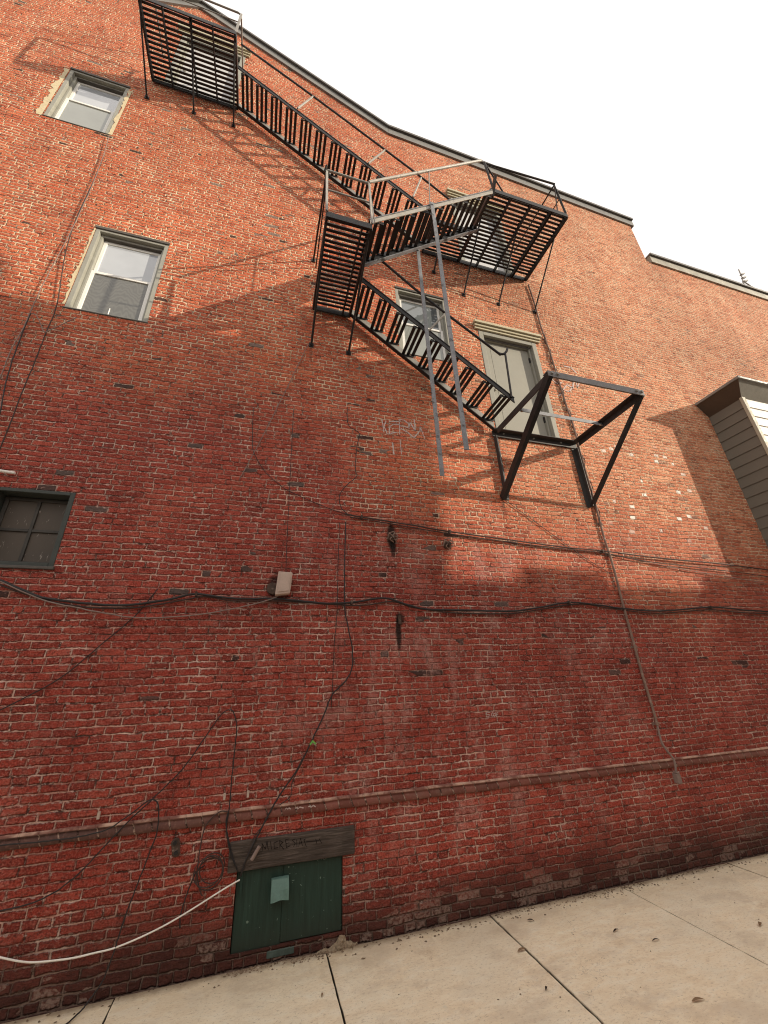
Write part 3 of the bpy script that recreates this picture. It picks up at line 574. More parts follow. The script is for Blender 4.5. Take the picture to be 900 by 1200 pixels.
# green hatch with its timber lintel
a, b, c, d = OPEN[7]
h1 = MB(); h1.box(a+.004, .281, .012, .05, c-.012, d-.004); h1.box(.2816, b-.004, .0124, .05, c+.004, d-.004); h1.box(a+.01, b-.01, .051, .15, c, d)
hatch = h1.build('hatch', M['green'], B, bevel=.004); hatch['label'] = 'dark green boarded hatch at the pavement'
li = MB(); li.box(-.092, .785, -.022, .10, .493, .662); lo_ = li.build('lintel', M['timber'], hatch, bevel=.008)
hv = MB()   # bent sheet-metal vent hood
zt, zb = .424, .300
for i in range(7):
    u_ = i/6; xw = .203+.115*u_; xo = .203+.117*u_
    hv.v += [(xw,.012,zt+.003*u_), (xw,-.026,zt), (xo,-.050,(zt+zb)/2+.01), (xo,-.066-.006*math.sin(u_*5),zb+.016+.010*math.sin(math.pi*u_)**2)]
for i in range(6):
    for k_ in range(3): hv.f.append((4*i+k_, 4*i+4+k_, 4*i+5+k_, 4*i+1+k_))
n0 = len(hv.v); hv.v += [(.203,.012,zb-.010), (.320,.012,zb-.004)]
hv.f += [(0,1,2,3,n0), (24,n0+1,27,26,25)]
hvo = hv.build('vent_hood', M['hood'], hatch); sd_ = hvo.modifiers.new('thick', 'SOLIDIFY'); sd_.thickness = .004
dk = MB(); dk.box(.218, .318, .004, .011, .31, .405); dk.build('vent_opening', M['dark_in'], hatch)
st = MB(); st.box(.20, .375, -.004, .03, .020, .056); st.build('sill_brick', m_paint('dull_teal_brick', (.07,.095,.085), .8, .4, 14, .2), hatch, bevel=.004)
hp = MB(); hp.box(-.004, .012, -.004, .011, .36, .485); hp.build('hinge', M['green'], hatch)

# cream mortar smeared round two of the windows
rm = random.Random(11)
def patch(pts_in, amp, name='mortar_patch', y=-.004, m=None):
    """pts_in: list of (x,z,halfwidth): a ragged strip"""
    mb = MB(); L_ = []; R_ = []
    n = len(pts_in)
    for i, (x, z, hw) in enumerate(pts_in):
        L_.append((x-hw*rm.uniform(1-amp,1+amp), y, z)); R_.append((x+hw*.8, y, z))
    for i in range(n-1): mb.add([L_[i], R_[i], R_[i+1], L_[i+1]], [(0,1,2,3)])
    return mb.build(name, m or M['lime'], B)
patch([(-3.245, 8.40+i*.045, .035) for i in range(29)], .75)
patch([(-2.455, 8.42+i*.05, .022) for i in range(25)], .9)
patch([(-2.212, 5.30+i*.04, .011) for i in range(32)], .8)
patch([(-2.222, 5.55+i*.03, .018) for i in range(12)], .9, y=-.006)
rub = MB(); nx_, nz_ = 44, 20
from mathutils import noise as mnoise
vs = []; fs = []
for i in range(nx_+1):
    for k_ in range(nz_+1):
        u_ = i/nx_; v_ = k_/nz_; x = .53+.27*u_; topz = .010+.060*math.exp(-((x-.685)/.045)**2)+.018*mnoise.noise((x*22,1,2))
        z = -.004+(topz+.004)*v_; dep = (.006+.030*(1-v_)**1.1)*math.sin(math.pi*min(1,max(0,u_*.96+.02)))**.5
        q = mnoise.fractal((x*34, z*34, 4.2), .9, 2.1, 4)
        vs.append((x+.012*q, -.003-dep*(1+.7*q)-.008*abs(q), z+.012*q))
for i in range(nx_):
    for k_ in range(nz_): fs.append((i*(nz_+1)+k_, (i+1)*(nz_+1)+k_, (i+1)*(nz_+1)+k_+1, i*(nz_+1)+k_+1))
rub.add(vs, fs); rub.build('mortar_patch', M['rubble'], B)['label'] = 'crumbled mortar at the right foot of the hatch'

# graffiti: thin strokes on the surfaces
def strokes(S, y, wdt, m, parent, name='graffiti'):
    mb = MB()
    for s in S:
        for (x0,z0),(x1,z1) in zip(s, s[1:]):
            d = Vector((x1-x0, 0, z1-z0)); 
            if d.length < 1e-4: continue
            n = Vector((-d.z, 0, d.x)).normalized()*wdt*rm.uniform(.35,.6); e = d.normalized()*wdt*.3
            p, q = Vector((x0,y,z0))-e, Vector((x1,y,z1))+e
            mb.add([p-n, q-n, q+n, p+n], [(0,1,2,3)])
    return mb.build(name, m, parent)
strokes(G_tag, -.004, .013, M['chalk'], B)['label'] = 'thin white scrawled tag left of the hanging bars'
for s_ in G_white_right: strokes([s_], -.004, .022, M['chalk'], B)['label'] = 'white paint scrawl right of the olive grey door'
strokes(G_soof, -.003, .006, M['chalk'], B)
for s_ in G_belt: strokes([s_], -.052, .006, M['chalk'], B)
strokes(G_lintel, -.0245, .0038, M['ink'], hatch)

# lap-sided oriel at the right edge
x0, x1, yf, z0, z1 = 6.86, 9.4, -.50, 2.35, 5.50
sd = MB(); sw = MB(); bh = .167; n = int((z1-z0)/bh)+1
for i in range(n):
    zb = z1-(i+1)*bh; zt = z1-i*bh
    for (p, q, nn) in (((x0,0),(x0,yf),(-1,0)), ((x0,yf),(x1,yf),(0,-1)), ((x1,yf),(x1,0),(1,0))):
        o = .016
        A = (p[0]+nn[0]*o, p[1]+nn[1]*o); Bq = (q[0]+nn[0]*o, q[1]+nn[1]*o)
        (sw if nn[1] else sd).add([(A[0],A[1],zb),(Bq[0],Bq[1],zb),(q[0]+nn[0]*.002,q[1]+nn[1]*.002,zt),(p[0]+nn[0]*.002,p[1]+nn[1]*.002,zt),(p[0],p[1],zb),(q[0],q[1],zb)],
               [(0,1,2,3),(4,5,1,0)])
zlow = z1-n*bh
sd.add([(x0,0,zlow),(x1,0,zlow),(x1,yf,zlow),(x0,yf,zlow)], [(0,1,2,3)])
bay = sd.build('oriel', M['siding'], B); sw.build('front_siding', M['siding_w'], bay)  # one cladding: sides in the shaded colour, front in the sunlit one
bay['label'] = 'beige lap-sided oriel jutting out at the right edge'
cb = MB(); cb.box(x0-.022, x0+.05, yf-.024, yf+.02, zlow, z1+.01)
cb.build('corner_board', M['corner'], bay, bevel=.004)
ov = .20; ey = yf-.17; ez = 5.72
so = MB(); so.add([(x0,0,z1),(x0,yf,z1),(x0-ov,ey,ez),(x0-ov,0,ez)], [(0,1,2,3)])
so.build('eave', M['soffit'], bay)
so = MB(); so.add([(x0,yf,z1),(x1,yf,z1),(x1+ov,ey,ez),(x0-ov,ey,ez)], [(0,1,2,3)]); so.build('eave', M['gutter'], bay)
gt = MB(); gt.box(x0-ov-.012, x0-ov+.012, ey-.012, -.002, ez-.012, ez+.03); gt.box(x0-ov+.0125, x1+ov, ey-.014, ey+.02, ez-.010, ez+.03)
gt.box(7.28, 7.30, ey-.018, ey+.024, ez-.014, ez+.034)
gt.build('gutter', M['coping'], bay, bevel=.004)
rr = MB(); rr.add([(x0-ov,0,ez+.031),(x0-ov,ey,ez+.031),(x1+ov,ey,ez+.031),(x1+ov,0,ez+.031),(x0+.2,0,ez+.16),(x1-.2,0,ez+.16)], [(0,1,4),(1,2,5,4),(2,3,5)])
rr.build('roof', M['roofing'], bay)

# ------------------------------------------------------------------ the fire escape
F = empty('fire_escape', (1.0, 0, 4.5))
tag(F, 'black iron fire escape zigzagging down the brick wall over three landings', 'fire escape')
F.location = (0,0,0)
BK, GY, GV = M['black'], M['iron_grey'], M['galv']

def landing(x0, x1, yo, z, beams, label, slat=.03, pitch=.053, yi=-.015, hb=.085):
    f = MB(); t = .014
    f.box(x0, x1, yi-t, yi, z-hb, z); f.box(x0, x1, yo, yo+t, z-hb, z)
    for x in beams: f.box(x-t/2, x+t/2, yo+t+.001, yi-t-.001, z-hb, z-.012)
    for x in (x0+t/2, x1-t/2): f.box(x-t/2-.006, x+t/2+.006, yo+t+.001, yi-t-.001, z-hb-.004, z)
    o = f.build('landing', BK, F, bevel=.002, bev_seg=1); o['label'] = label
    s = MB(); y = yo + .045
    while y < yi-.04:
        j = rm.uniform(-.003,.003); s.box(x0+.022, x1-.022, y+j, y+slat+j, z-.0105, z+.001); y += pitch
    s.build('grating', BK, o); return o
def foot(mb, p, n=(0,-1,0)):
    x, y, z = p; mb.box(x-.028, x+.028, -.012, -.001, z-.03, z+.03)
def strut(o, a, b, r=.012):
    m = MB(); m.tube([a, b], r, 8); foot(m, b); m.disc((b[0], -.012, b[2]), (0,-1,0), .018, .02, 8); m.build('strut', BK, o)

T = landing(-2.25, -1.03, -.85, 10.12, (-1.97, -1.63, -1.34), 'highest landing under the gable')
for x, zz in ((-2.24, 9.58), (-1.61, 9.58), (-1.05, 9.58)): strut(T, (x,-.83,10.07), (x,-.012,zz))
r = MB(); zr = 10.85
for x in (-2.24, -1.04): r.bar((x,-.842,10.12), (x,-.815,zr), .03, .012)
r.tube([(-2.24,-.815,zr),(-1.08,-.815,zr),(-1.04,-.80,zr-.01),(-1.035,-.78,zr-.06)], .013); r.tube([(-1.04,-.81,zr-.02),(-1.04,-.40,zr),(-1.04,-.0,zr+.02)], .012); r.tube([(-2.24,-.815,zr),(-2.24,-.0,zr+.02)], .012)
r.tube([(-2.24,-.83,10.5),(-1.04,-.83,10.5)], .007)
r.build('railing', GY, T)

Mi = landing(2.52, 3.78, -1.05, 7.82, (2.845, 3.17, 3.49, 3.515), 'middle landing behind the pale door')
ex = MB(); yA = -.47     # inner lane carries on left to the foot of the upper flight
ex.box(1.90, 2.518, -.029, -.015, 7.735, 7.82); ex.box(1.90, 2.518, yA-.014, yA, 7.735, 7.82); ex.box(1.90, 1.914, yA+.001, -.03, 7.735, 7.82)
y = yA+.03
while y < -.05: ex.box(1.915, 2.518, y, y+.03, 7.809, 7.821); y += .053
ex.build('grating', BK, Mi)
for x, zz, yy in ((2.53,7.01,-.78), (3.13,7.0,-.78), (3.79,7.03,-.72)): strut(Mi, (x,yy,7.75), (x,-.012,zz))
strut(Mi, (2.07,-.45,7.75), (2.07,-.012,7.36))
r = MB(); zr = 8.46
r.tube([(2.50,-1.06,zr-.08),(3.70,-1.08,zr)], .014)
for x, xt in ((2.56,2.50), (3.76,3.70)): r.bar((x,-1.045,7.82), (xt,-1.065,zr-(.07 if x < 3 else 0)), .028, .011)
r.bar((3.62,-1.04,7.83), (3.70,-1.07,zr-.02), .02, .009); r.bar((2.72,-1.04,7.83), (2.51,-1.065,zr-.10), .018, .009)
r.tube([(3.70,-1.07,zr),(3.69,-.0,zr+.01)], .011); r.tube([(3.73,-1.05,8.15),(3.72,-.0,8.15)], .008)
r.build('railing', BK, Mi)
pj = MB(); pj.bar((2.535,-1.02,7.66), (2.525,-1.17,7.86), .03, .05); pj.build('bracket', BK, Mi)

Lg = landing(.285, .765, -1.14, 6.06, (.665,), 'small lower landing between two flights', pitch=.056)
for x, zz in ((.29,5.39), (.745,5.38)): strut(Lg, (x,-1.08,5.99), (x,-.012,zz), .013)
r = MB(); zr = 6.83
for x in (.285, .765): r.bar((x,-1.145,6.06), (x-.01,-1.12,zr), .026, .012)
r.bar((.80,-1.13,6.10), (.755,-1.12,zr-.02), .018, .01)
r.tube([(.275,-1.12,zr),(.755,-1.12,zr)], .013); r.tube([(.278,-1.13,6.45),(.76,-1.13,6.45)], .009)
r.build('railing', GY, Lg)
r = MB(); r.tube([(.27,-1.12,zr),(.262,-1.16,zr+.0),(.25,-1.12,zr-.04)], .012)
r.tube([(.275,-1.12,zr-.005),(.262,-.0,zr+.10)], .012); r.tube([(.285,-1.12,zr-.04),(.30,-.0,6.80)], .008); foot(r, (.262,0,zr+.10))
r.build('railing', BK, Lg)

def flight(xa, za, xb, zb, yi, yo, n, label, mi, mo, hs=.112, oh=.066):
    """(xa,za) upper end, (xb,zb) lower end of the stringer foot line"""
    d = Vector((xb-xa, 0, zb-za)).normalized(); up = Vector((0,0,1))
    objs = []
    def plate(y, m, nm):
        lo = hs-oh if nm == 'stair_flight' else 0.
        s = MB(); s.plate([(xa,y,za+lo),(xb,y,zb+lo),(xb,y,zb+hs),(xa,y,za+hs)], (0,-1,0), .012)
        nrm = Vector((-d.z,0,d.x)); nrm = nrm if nrm.z > 0 else -nrm
        return s.build(nm, m, F if nm == 'stair_flight' else objs[0], bevel=.0015, bev_seg=1)
    objs.append(plate(yo+.012, mo, 'stair_flight')); objs[0]['label'] = label
    plate(yi, mi, 'stringer')
    nrm = Vector((-d.z,0,d.x)); nrm = nrm if nrm.z > 0 else -nrm
    fl = MB()
    yy = yi-.008; fl.bar(Vector((xa,yy,za))-nrm*.008, Vector((xb,yy,zb))-nrm*.008, .045, .012, nrm)
    fl.bar(Vector((xa,yo+.004,za+hs))+nrm*.007, Vector((xb,yo+.004,zb+hs))+nrm*.007, .020, .010, nrm)
    fl.build('flange', BK if mo is BK else M['hanger'], objs[0])
    y0, y1 = yo+.0135, yi-.0135
    for i in range(n):
        t = (i+.62)/n; x = xa+(xb-xa)*t; z = za+(zb-za)*t + hs*.80
        tr = MB(); sx = 1 if xb > xa else -1
        for kx in (-.068, -.004, .060):
            tr.box(x+sx*kx-.0195, x+sx*kx+.0195, y0, y1, z-.010, z)
        for yy in (y0+.002, y1-.008):
            tr.box(x-.088, x+.088, yy, yy+.006, z-.034, z-.011)
        tr.build('tread', BK, objs[0])
    return objs[0]
fA = flight(-1.02, 10.02, 1.92, 7.755, -.06, -.50, 13, 'long upper flight against the wall', M['iron_grey'], BK)
fB = flight(2.51, 7.58, .765, 6.13, -.615, -1.075, 9, 'pale edged outer flight between middle and small landings', BK, GV, .115, .062)
fC = flight(.77, 5.975, 2.60, 4.51, -.06, -.53, 9, 'lower flight down to the bare frame', M['iron_grey'], BK)
# galvanised edge of the outer flight's near stringer and its inner twin
def rail(o, pts, r_, m, name='handrail', extra=()):
    mb = MB(); mb.tube(pts, r_, 8)
    for a, b, w_, h_ in extra: mb.bar(a, b, w_, h_)
    return mb.build(name, m, o)
rail(fA, smooth_path([(-1.03,-.56,10.66),(.09,-.56,9.87),(1.31,-.56,8.96),(1.75,-.56,8.62),(2.20,-.55,8.27)], 6), .014, BK)
for (xs_, zs_), (xe, ze) in (((-.12,9.47),(.09,9.87)), ((.94,8.62),(1.20,9.04)), ((1.60,8.12),(1.75,8.60))):
    mb = MB(); mb.tube([(xs_,-.515,zs_),(xe,-.56,ze)], .014, 8); mb.build('bracket', GV, fA)
rail(fB, [(.76,-1.10,6.90),(2.42,-1.10,8.32)], .017, GV)
mb = MB(); mb.tube([(1.52,-1.075,6.86),(1.56,-1.10,7.56)], .007, 6); mb.build('bracket', GY, fB)
rail(fC, smooth_path([(.76,-.56,6.66),(1.04,-.56,6.43),(1.61,-.56,5.93),(2.44,-.56,5.30),(2.50,-.56,5.262),(2.56,-.56,5.27),(2.61,-.56,5.325),(2.63,-.56,5.37)], 4), .015, BK)
mb = MB(); mb.tube([(2.56,-.54,4.62),(2.585,-.56,5.28)], .013); mb.build('bracket', BK, fC)
mb = MB(); mb.tube([(1.60,-.535,5.42),(1.84,-.56,5.75)], .012); mb.build('bracket', GV, fC)

# two long flat bars left hanging from the outer flight
for y, zt, zl in ((-1.098, 6.90, 3.40), (-.602, 6.80, 3.42)):
    h = MB(); h.bar((1.54,y,zt), (1.53,y,zl), .046, .010, (0,1,0))
    h.disc((1.54,y-.006,zt-.05), (0,-1,0), .014, .008); h.disc((1.532,y-.006,zl+.25), (0,-1,0), .012, .008)
    o = h.build('hanging_bar', M['hanger'], F, bevel=.002)

# bare lower frame: bolted channels, floor gone
P = MB(); zp = 4.52; xl, xr = 2.61, 3.85
def angle(mb, a, b, w_, t_, n1, n2):
    """L section a->b with legs along n1 and n2"""
    a = Vector(a); b = Vector(b); n1 = Vector(n1); n2 = Vector(n2)
    prof = [Vector((0,0,0)), n1*w_, n1*w_+n2*t_, n1*t_+n2*t_, n1*t_+n2*w_, n2*w_]
    k_ = 6; vs = [a+p for p in prof] + [b+p for p in prof]
    mb.add(vs, [(0,1,2,3,4,5),(11,10,9,8,7,6)] + [(i, k_+i, k_+(i+1)%k_, (i+1)%k_) for i in range(k_)])
angle(P, (xl-.02,-.012,zp), (xr+.03,-.012,zp), .08, .010, (0,0,-1), (0,-1,0))
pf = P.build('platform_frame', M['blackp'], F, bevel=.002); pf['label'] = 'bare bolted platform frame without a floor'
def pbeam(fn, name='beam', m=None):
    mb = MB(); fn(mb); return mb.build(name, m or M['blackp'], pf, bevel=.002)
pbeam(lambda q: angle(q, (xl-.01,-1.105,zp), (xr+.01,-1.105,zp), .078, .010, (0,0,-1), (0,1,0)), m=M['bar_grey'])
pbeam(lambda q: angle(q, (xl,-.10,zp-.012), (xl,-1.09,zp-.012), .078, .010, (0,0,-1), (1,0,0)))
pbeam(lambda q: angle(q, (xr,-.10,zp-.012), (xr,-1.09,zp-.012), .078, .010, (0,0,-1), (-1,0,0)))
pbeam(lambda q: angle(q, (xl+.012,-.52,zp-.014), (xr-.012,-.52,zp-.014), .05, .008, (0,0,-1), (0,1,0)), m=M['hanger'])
pbeam(lambda q: angle(q, (xl,-.002,zp-.085), (xl,-.002,3.56), .06, .009, (0,-1,0), (1,0,0)), 'wall_post')
pbeam(lambda q: angle(q, (xr,-.002,zp-.085), (xr,-.002,3.57), .06, .009, (0,-1,0), (-1,0,0)), 'wall_post')
pbeam(lambda q: q.bar((xl+.012,-1.085,zp-.05), (xl-.03,-.015,3.57), .085, .05, (1,0,0)), 'brace', M['black'])
pbeam(lambda q: q.bar((xr-.005,-1.085,zp-.05), (xr+.01,-.02,3.585), .045, .04, (1,0,0)), 'brace', M['black'])
def bolt(c_, n_, r_, t_):
    mb = MB(); mb.disc(c_, n_, r_, t_, 6); mb.build('bolt', M['iron_grey'], pf)
for x in (xl+.03, xl+.10, xr-.10, xr-.03): bolt((x,-1.105,zp-.035), (0,-1,0), .017, .018)
for x in (2.75, 3.2, 3.62): bolt((x,-.022,zp-.03), (0,-1,0), .012, .014)
for x in (xl+.06, xr-.06): bolt((x,-.528,zp-.062), (0,0,-1), .014, .012)
bolt((xr+.01,-.03,3.64), (0,-1,0), .013, .03)


# ------------------------------------------------------------------ conduit, boxes, fixings
C_ = empty('conduit', P_conduit[0]); C_.location = (0,0,0)
tag(C_, 'dusty metal conduit running down the wall under the right of the fire escape', 'conduit')
path = [(3.80,-.025,7.65)] + [(3.80+.12*min(1,(7.65-z)/3)+rm.uniform(-.010,.010), -.021, z) for z in (7.2,6.7,6.2,5.7,5.2,4.8,4.4,4.0,3.6,3.2,2.8,2.4,2.0,1.6,1.3,1.14)]
mb = MB(); mb.tube(smooth_path(path, 4), .0135, 10); mb.build('pipe', M['conduit'], C_, smooth=True)
mb = MB(); mb.tube(smooth_path([(3.92,-.021,1.14),(3.905,-.030,1.02),(3.915,-.045,.94),(3.955,-.062,.86),(3.955,-.065,.80),(3.94,-.060,.74)], 5), .0095, 10); mb.build('pipe', M['cable_gy'], C_, smooth=True)
mb = MB(); mb.box(3.915, 3.965, -.085, -.035, .655, .735); mb.box(3.922, 3.958, -.09, -.04, .735, .75); mb.build('end_box', M['cable_gy'], C_, bevel=.006)
for z in (6.45, 5.4, 4.3, 3.35, 2.95, 1.9, 1.16):
    mb = MB(); x = 3.80+.12*min(1,(7.65-z)/3); mb.box(x-.045, x+.045, -.006, -.001, z-.012, z+.012); mb.tube([(x,-.021,z-.014),(x,-.021,z+.014)], .017, 10)
    mb.build('clamp', M['conduit'], C_)
mb = MB(); wn = random.Random(4)      # old cloth wire twisted round the upper half
mb.tube([(3.80+.12*min(1,(7.65-z)/3)+.03*math.cos(k*.9), -.022-.012*math.sin(k*.9), z) for k, z in enumerate([6.6-.055*i for i in range(60)])], .005, 5); mb.build('wire', M['cable_br'], C_)

W_ = empty('junction_box', (0,0,0)); tag(W_, 'pinkish beige lamp box with a dark round plate above the cable bundle', 'box')
mb = MB(); mb.plate([(.098,-.085,2.572),(.222,-.085,2.565),(.208,-.085,2.378),(.083,-.085,2.360)], (0,1,0), .075); mb.build('cover', M['boxcover'], W_, bevel=.008)
mb = MB(); mb.plate([(.115,-.092,2.553),(.205,-.092,2.548),(.194,-.092,2.398),(.103,-.092,2.385)], (0,1,0), .0065); mb.build('front_panel', M['boxcover'], W_, bevel=.003)
mb = MB(); mb.disc((.060,-.001,2.43), (0,-1,0), .052, .03, 20); mb.build('back_plate', M['rust'], W_, bevel=.006)

ip = MB(); ip.plate([(-.468,-.001,.705),(-.452,-.001,.725),(-.425,-.001,.725),(-.415,-.001,.705),(-.402,-.001,.64),(-.412,-.001,.622),(-.44,-.001,.622),(-.452,-.001,.64)], (0,-1,0), .012)
Ipo = empty('tie_plate', (0,0,0)); tag(Ipo, 'small rusty iron plate with two bolt holes left of the green hatch', 'wall plate')
ip.build('plate', M['rust'], Ipo, bevel=.004)
for x, z in ((-.442,.70), (-.428,.646)):
    mb = MB(); mb.tube([(x,-.0135,z),(x,-.022,z)], .013, 12); mb.build('bolt', M['black'], Ipo)
def rust_lump(x, z, s, label):
    o = empty('pipe_stub', (0,0,0)); tag(o, label, 'pipe stub')
    m = MB(); rr_ = random.Random(int(x*100))
    m.tube([(x,-.001,z),(x,-.02,z),(x+.004,-.045,z-.006)], [s*1.2, s, s*.85], 9); m.build('flange', M['rust'], o, bevel=.004)
    m = MB(); m.tube([(x+.003,-.045,z-.006),(x+.006,-.075,z-.012)], s*.5, 8); m.build('stub', M['rust'], o, bevel=.003)
    m = MB()
    for k_ in range(5):
        a_ = k_*1.3; m.tube(smooth_path([(x,-.05,z),(x+math.cos(a_)*s*1.4,-.06,z+math.sin(a_)*s*1.4),(x+math.cos(a_+1)*s*1.7,-.03,z+math.sin(a_+1)*s*1.6)],3), .006, 5)
    m.build('frayed_wire', M['conduit'], o)
rust_lump(1.19, 2.985, .034, 'rusty pipe stub in a long black soot stain under the upper cable')
rust_lump(1.80, 2.95, .036, 'rusty pipe stub in the sunlit patch under the upper cable')
sl = MB(); sl.box(1.215,1.245,-.012,-.001,2.13,2.21); tag(sl.build('anchor_plate', M['rust'], bevel=.003), 'small black iron anchor above a sooty streak under the cable bundle', 'wall plate')
pe = MB(); pe.tube([(-2.30,-.03,3.345),(-2.055,-.03,3.325)], .012, 8); tag(pe.build('pipe_end', M['cable_wt']), 'short white pipe end over the small dusty window', 'pipe')

# bent rods on the lower roof
An = empty('roof_spike', (0,0,0)); tag(An, 'bent iron spike and scrap wire on the lower parapet against the sky', 'spike')
zc = 9.81
mb = MB(); mb.tube(smooth_path([(10.15,-.02,zc),(10.18,-.02,zc+.17),(10.24,-.02,zc+.34),(10.27,-.02,zc+.50),(10.30,-.02,zc+.66)],3), .012, 6); mb.build('rod', M['iron_grey'], An)
for z_ in (.2, .33, .46):
    mb = MB(); mb.bar((10.12+z_*.25,-.03,zc+z_-.03),(10.30+z_*.15,-.03,zc+z_+.05),.05,.03); mb.build('collar', M['iron_grey'], An)
mb = MB(); mb.tube(smooth_path([(10.18,-.02,zc+.22),(10.32,-.02,zc+.15),(10.5,-.02,zc+.06),(10.7,-.02,zc+.09),(10.85,-.02,zc+.04),(11.0,-.02,zc+.10),(11.2,-.02,zc+.05),(11.5,-.02,zc+.09)],5,.012), .014, 6); mb.build('wire', M['iron_grey'], An)

# ------------------------------------------------------------------ cables
def cable(pts, r_, m, label, name='cable', group=None, sub=6, jit=.002, cat='cable'):
    mb = MB(); mb.tube(smooth_path(pts, sub, jit), r_, 7)
    return tag(mb.build(name, m, smooth=True), label, cat, group)
cable(P_main1, .0095, M['cable'], 'thick black cable sagging across the whole wall through the beige box')
cable(P_main2, .0065, M['cable_br'], 'thinner brown cable strapped just under the thick black one')
cable(P_grey, .005, M['cable_gy'], 'pale grey cable dipping below the bundle left of the beige box')
cable(P_up1, .008, M['cable_br'], 'upper brown cable slanting from the curled wire to the right edge')
cable(P_up2, .0055, M['cable_br'], 'thin second cable close under the upper slanting one')
cable(P_up3, .004, M['cable_gy'], 'thin grey wire branching down right of the conduit')
cable(P_curl, .004, M['cable'], 'thin black wire curling down under the small landing', 'wire', cat='wire')
cable(P_left_thin, .0035, M['cable'], 'hair-thin wire meeting the upper cable from the left', 'wire', cat='wire')
cable(P_drop, .0058, M['cable'], 'black cable dropping from the bundle to the hatch lintel corner')
cable(P_drop2, .0032, M['cable_br'], 'thin loose strand beside the cable falling to the hatch')
cable(P_thin_v, .003, M['cable'], 'straight hair-thin wire left of the dropping black cable', 'wire', cat='wire')
cable(P_white, .0047, M['cable_wt'], 'white cable swooping low from the hatch to the left edge', jit=.0)
cable(P_loop, .0042, M['cable'], 'black cable looped over a nail above the coil')
d_ = P_down + [(-.775,-.06,.03),(-.80,-.10,.012),(-.84,-.17,.008),(-.90,-.27,.008)]
cable(d_, .0042, M['cable'], 'black wire draped along the belt course then down to the pavement', 'wire', cat='wire')
mb = MB(); cx, cz = -.20, .53
pts = []
for k_ in range(110):
    a_ = k_*.2; q_ = a_/6.283; rr_ = (.088, .070, .096, .078)[int(q_)%4]*(1-(q_%1)) + (.070, .096, .078, .088)[int(q_)%4]*(q_%1)
    pts.append((cx+.014*math.sin(q_*2.1)+rr_*math.cos(a_), -.025-.0003*k_, cz+.012*math.cos(q_*1.7)+rr_*.95*math.sin(a_)))
mb.tube(pts, .0036, 6); co_ = mb.build('cable_coil', M['cable_br'], smooth=True); tag(co_, 'coil of thin brown cable hanging left of the hatch', 'cable coil')
for q, r_, m_ in ((P_coilrun, .004, M['cable_br']), (P_coilrun2, .0045, M['cable']), (P_coiltail, .004, M['cable'])):
    mb = MB(); mb.tube(smooth_path(q, 6, .001), r_, 6); mb.build('loose_end', m_, co_, smooth=True)
cable(P_wleft1, .0042, M['cable_gy'], 'pinkish cable slanting from the top window corner past the next window')
cable(P_wleft2, .0050, M['cable_br'], 'brown cable nearest the middle left window, running to the left edge')
cable(P_wleft3, .005, M['cable'], 'short dark cable forking off at the left edge under the middle window')
cable(P_wtie, .0045, M['cable_gy'], 'short kinked wire tying the two left cables together', 'wire', cat='wire')
cable(P_wplate, .004, M['cable_gy'], 'pale wire slanting down from the foot of the small landing strut', 'wire', cat='wire')
cable(P_boxv, .003, M['cable'], 'hair-thin vertical wire rising from the beige box', 'wire', cat='wire')
cable(P_thinright, .0035, M['cable'], 'hair-thin wire slanting from the lower frame foot to the conduit', 'wire', cat='wire')
cable(P_thinleft, .004, M['cable'], 'thin dark wire slanting down to the left edge below the bundle', 'wire', cat='wire')
mb = MB(); mb.bar((.450,-.034,1.235),(.475,-.036,1.215),.02,.012); mb.bar((.432,-.034,1.212),(.452,-.036,1.24),.012,.012)
tag(mb.build('cable_tie', M['lime_gr']), 'tiny green tie on the black cable dropping to the hatch', 'cable tie')
mb = MB(); mb.tube([(.105,-.045,.625),(.06,-.04,.555)], .012, 8); tag(mb.build('cable_splice', M['cable_gy']), 'grey splice sleeve on the cable end over the lintel', 'splice')
def clip(p, i):
    mb = MB(); x, y, z = p; mb.box(x-.008, x+.008, y-.014, -.001, z-.018, z+.018)
    return mb.build('cable_clip', M['rust'])
for i, p in enumerate([P_main1[7], P_main1[11], P_main1[18], P_main1[22], P_up1[1], P_up1[3], P_up1[6]]):
    tag(clip(p, i), ['cable clip on the high bump left of the beige box', 'cable clip right of the beige box', 'cable clip on the bundle left of the conduit', 'cable clip on the bundle at far right',
        'cable clip at the left end of the upper cable', 'cable clip on the upper cable by the second pipe stub', 'cable clip where the upper cable crosses the conduit'][i], 'cable clip', 'clips holding the cables')
nails = [(-.16,.93,'left of the belt drop'), (.0,.93,''), (-.93,.90,'')]
for i, (x, z, _) in enumerate(nails):
    mb = MB(); mb.box(x-.008, x+.008, -.018, -.001, z-.02, z+.02); tag(mb.build('wall_plug', M['boxcover']), ['pale plug above the belt course left of the looped cable', 'pale plug above the belt course right of the looped cable', 'pale plug above the belt course far left'][i], 'wall plug', 'small pale plugs above the belt course')

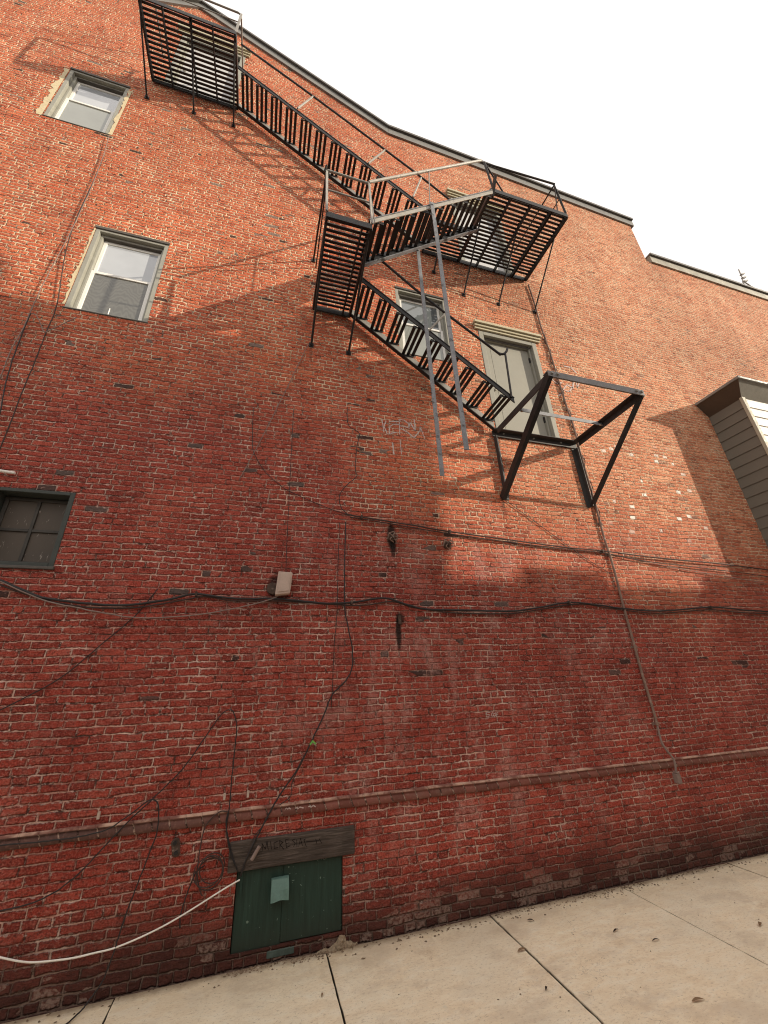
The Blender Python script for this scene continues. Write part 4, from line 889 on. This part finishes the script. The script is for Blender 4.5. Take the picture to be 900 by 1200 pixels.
# ------------------------------------------------------------------ leaves and litter on the pavement
def leaf(x, y, ln, wd, rz, m, label):
    mb = MB(); n = 7; vs = []; fs = []
    for i in range(n+1):
        t = i/n; w_ = wd*math.sin(math.pi*min(1,t*.92+.06))**.8; z = .003+.005*math.sin(t*3.0)+rm.uniform(0,.0015)
        vs += [((t-.5)*ln, -w_/2, z+.003*abs(w_)/wd), ((t-.5)*ln, .12*wd*math.sin(t*5), z), ((t-.5)*ln, w_/2, z+.004*abs(w_)/wd)]
    for i in range(n): fs += [(3*i,3*i+1,3*i+4,3*i+3), (3*i+1,3*i+2,3*i+5,3*i+4)]
    mb.add(vs, fs); o = mb.build('dry_leaf', m, smooth=True); o.location = (x,y,.002); o.rotation_euler = (0,0,rz)
    return tag(o, label, 'leaf', 'dry leaves on the pavement')
LV = [(2.40,-1.185,.075,.017,-.15,'leaf','long tan leaf lying on the nearest slab at lower right'), (1.79,-.475,.07,.02,.1,'leaf','tan leaf lying against the joint right of the hatch'),
      (2.51,-.52,.06,.012,.2,'leafd','dark curled leaf alone in the middle of the slab'), (2.66,-.70,.055,.010,-.1,'leafd','thin dark leaf just right of the curled one'),
      (3.47,-.81,.06,.02,.5,'leaf','brown leaf at the far right edge of the pavement'), (1.71,-.83,.035,.012,.7,'leafd','dark leaf near the bottom, left of the second joint'),
      (.50,-.43,.035,.010,1.2,'leaf','small leaf just left of the joint below the hatch'), (2.05,-.20,.05,.016,-.6,'leafd','thin dark leaf near the wall past the second joint')]
for x, y, l_, w_, rz, mm, lb in LV: leaf(x, y, l_, w_, rz, M[mm], lb)
lt = MB(); rl = random.Random(21)
def chip(x, y, r_, z=.0):
    vs = []; a0 = rl.uniform(0,6.3)
    for q in range(5): a_ = a0+q*1.257; vs.append((x+math.cos(a_)*r_*rl.uniform(.5,1.3), y+math.sin(a_)*r_*rl.uniform(.3,1.0), z))
    vs.append((x,y,z+r_*rl.uniform(.3,.8))); lt.add(vs, [(q,(q+1)%5,5) for q in range(5)])
for i in range(620):
    x = rl.uniform(-1.3,8); 
    if rl.random() < .6: x = rl.gauss(2.5,.9)
    chip(x, -.014-abs(rl.gauss(0,.06)), rl.uniform(.003,.013))
for i in range(150): chip(rl.uniform(-.5,5.5), -rl.uniform(.05,2.0), rl.uniform(.002,.007))
for i in range(260): chip(rl.uniform(-.05,.62), -.012-abs(rl.gauss(0,.03)), rl.uniform(.004,.014))
tag(lt.build('litter', M['litter']), 'crumbs of brick and grit swept along the wall foot', 'litter', kind='stuff')

# ------------------------------------------------------------------ buildings across the street (the tall and right ones throw the big shadow)
def house(x0, x1, h, m, label, floors):
    o = empty('street_building', ((x0+x1)/2, -7.5, 0)); tag(o, label, 'building'); off = Vector(o.location)
    yb = -17; yf_ = -7.5
    def loc(mb): mb.v = [tuple(Vector(v)-off) for v in mb.v]; return mb
    b_ = MB(); b_.box(x0, x1, yb, yf_, -.16, h); loc(b_).build('wall', m, o)
    c_ = MB(); c_.box(x0+.25, x1-.25, yb+.25, yf_-.25, h+.003, h+.05); loc(c_).build('roof', M['roofing'], o)
    nx = int((x1-x0)/2.6)
    for fl in range(floors):
        for i in range(nx):
            xc = x0 + (i+.5)*(x1-x0)/nx; zb = .9+fl*3.0
            wv = MB(); ring(wv, xc-.55, xc+.55, zb, zb+1.6, .07, yf_+.003, yf_+.06); wv.box(xc-.47, xc+.47, yf_+.003, yf_+.04, zb+.77, zb+.83)
            f_ = loc(wv).build('window', M['sash'], o)
            p_ = MB(); p_.box(xc-.48, xc+.48, yf_+.003, yf_+.02, zb+.07, zb+1.53); loc(p_).build('pane', M['pane_plain'], f_)
house(8.6, 15.57, 11.09, M['far_wall'], 'tall plain rendered building across the street', 4)
house(-16, 8.597, 4.2, M['far_wall2'], 'low pale rendered building across the street, left of the tall one', 1)  # unseen low block, added to dim sky light on the wall
house(15.573, 40, 8.37, M['far_wall2'], 'lower pale rendered building across the street, right of the tall one', 3)
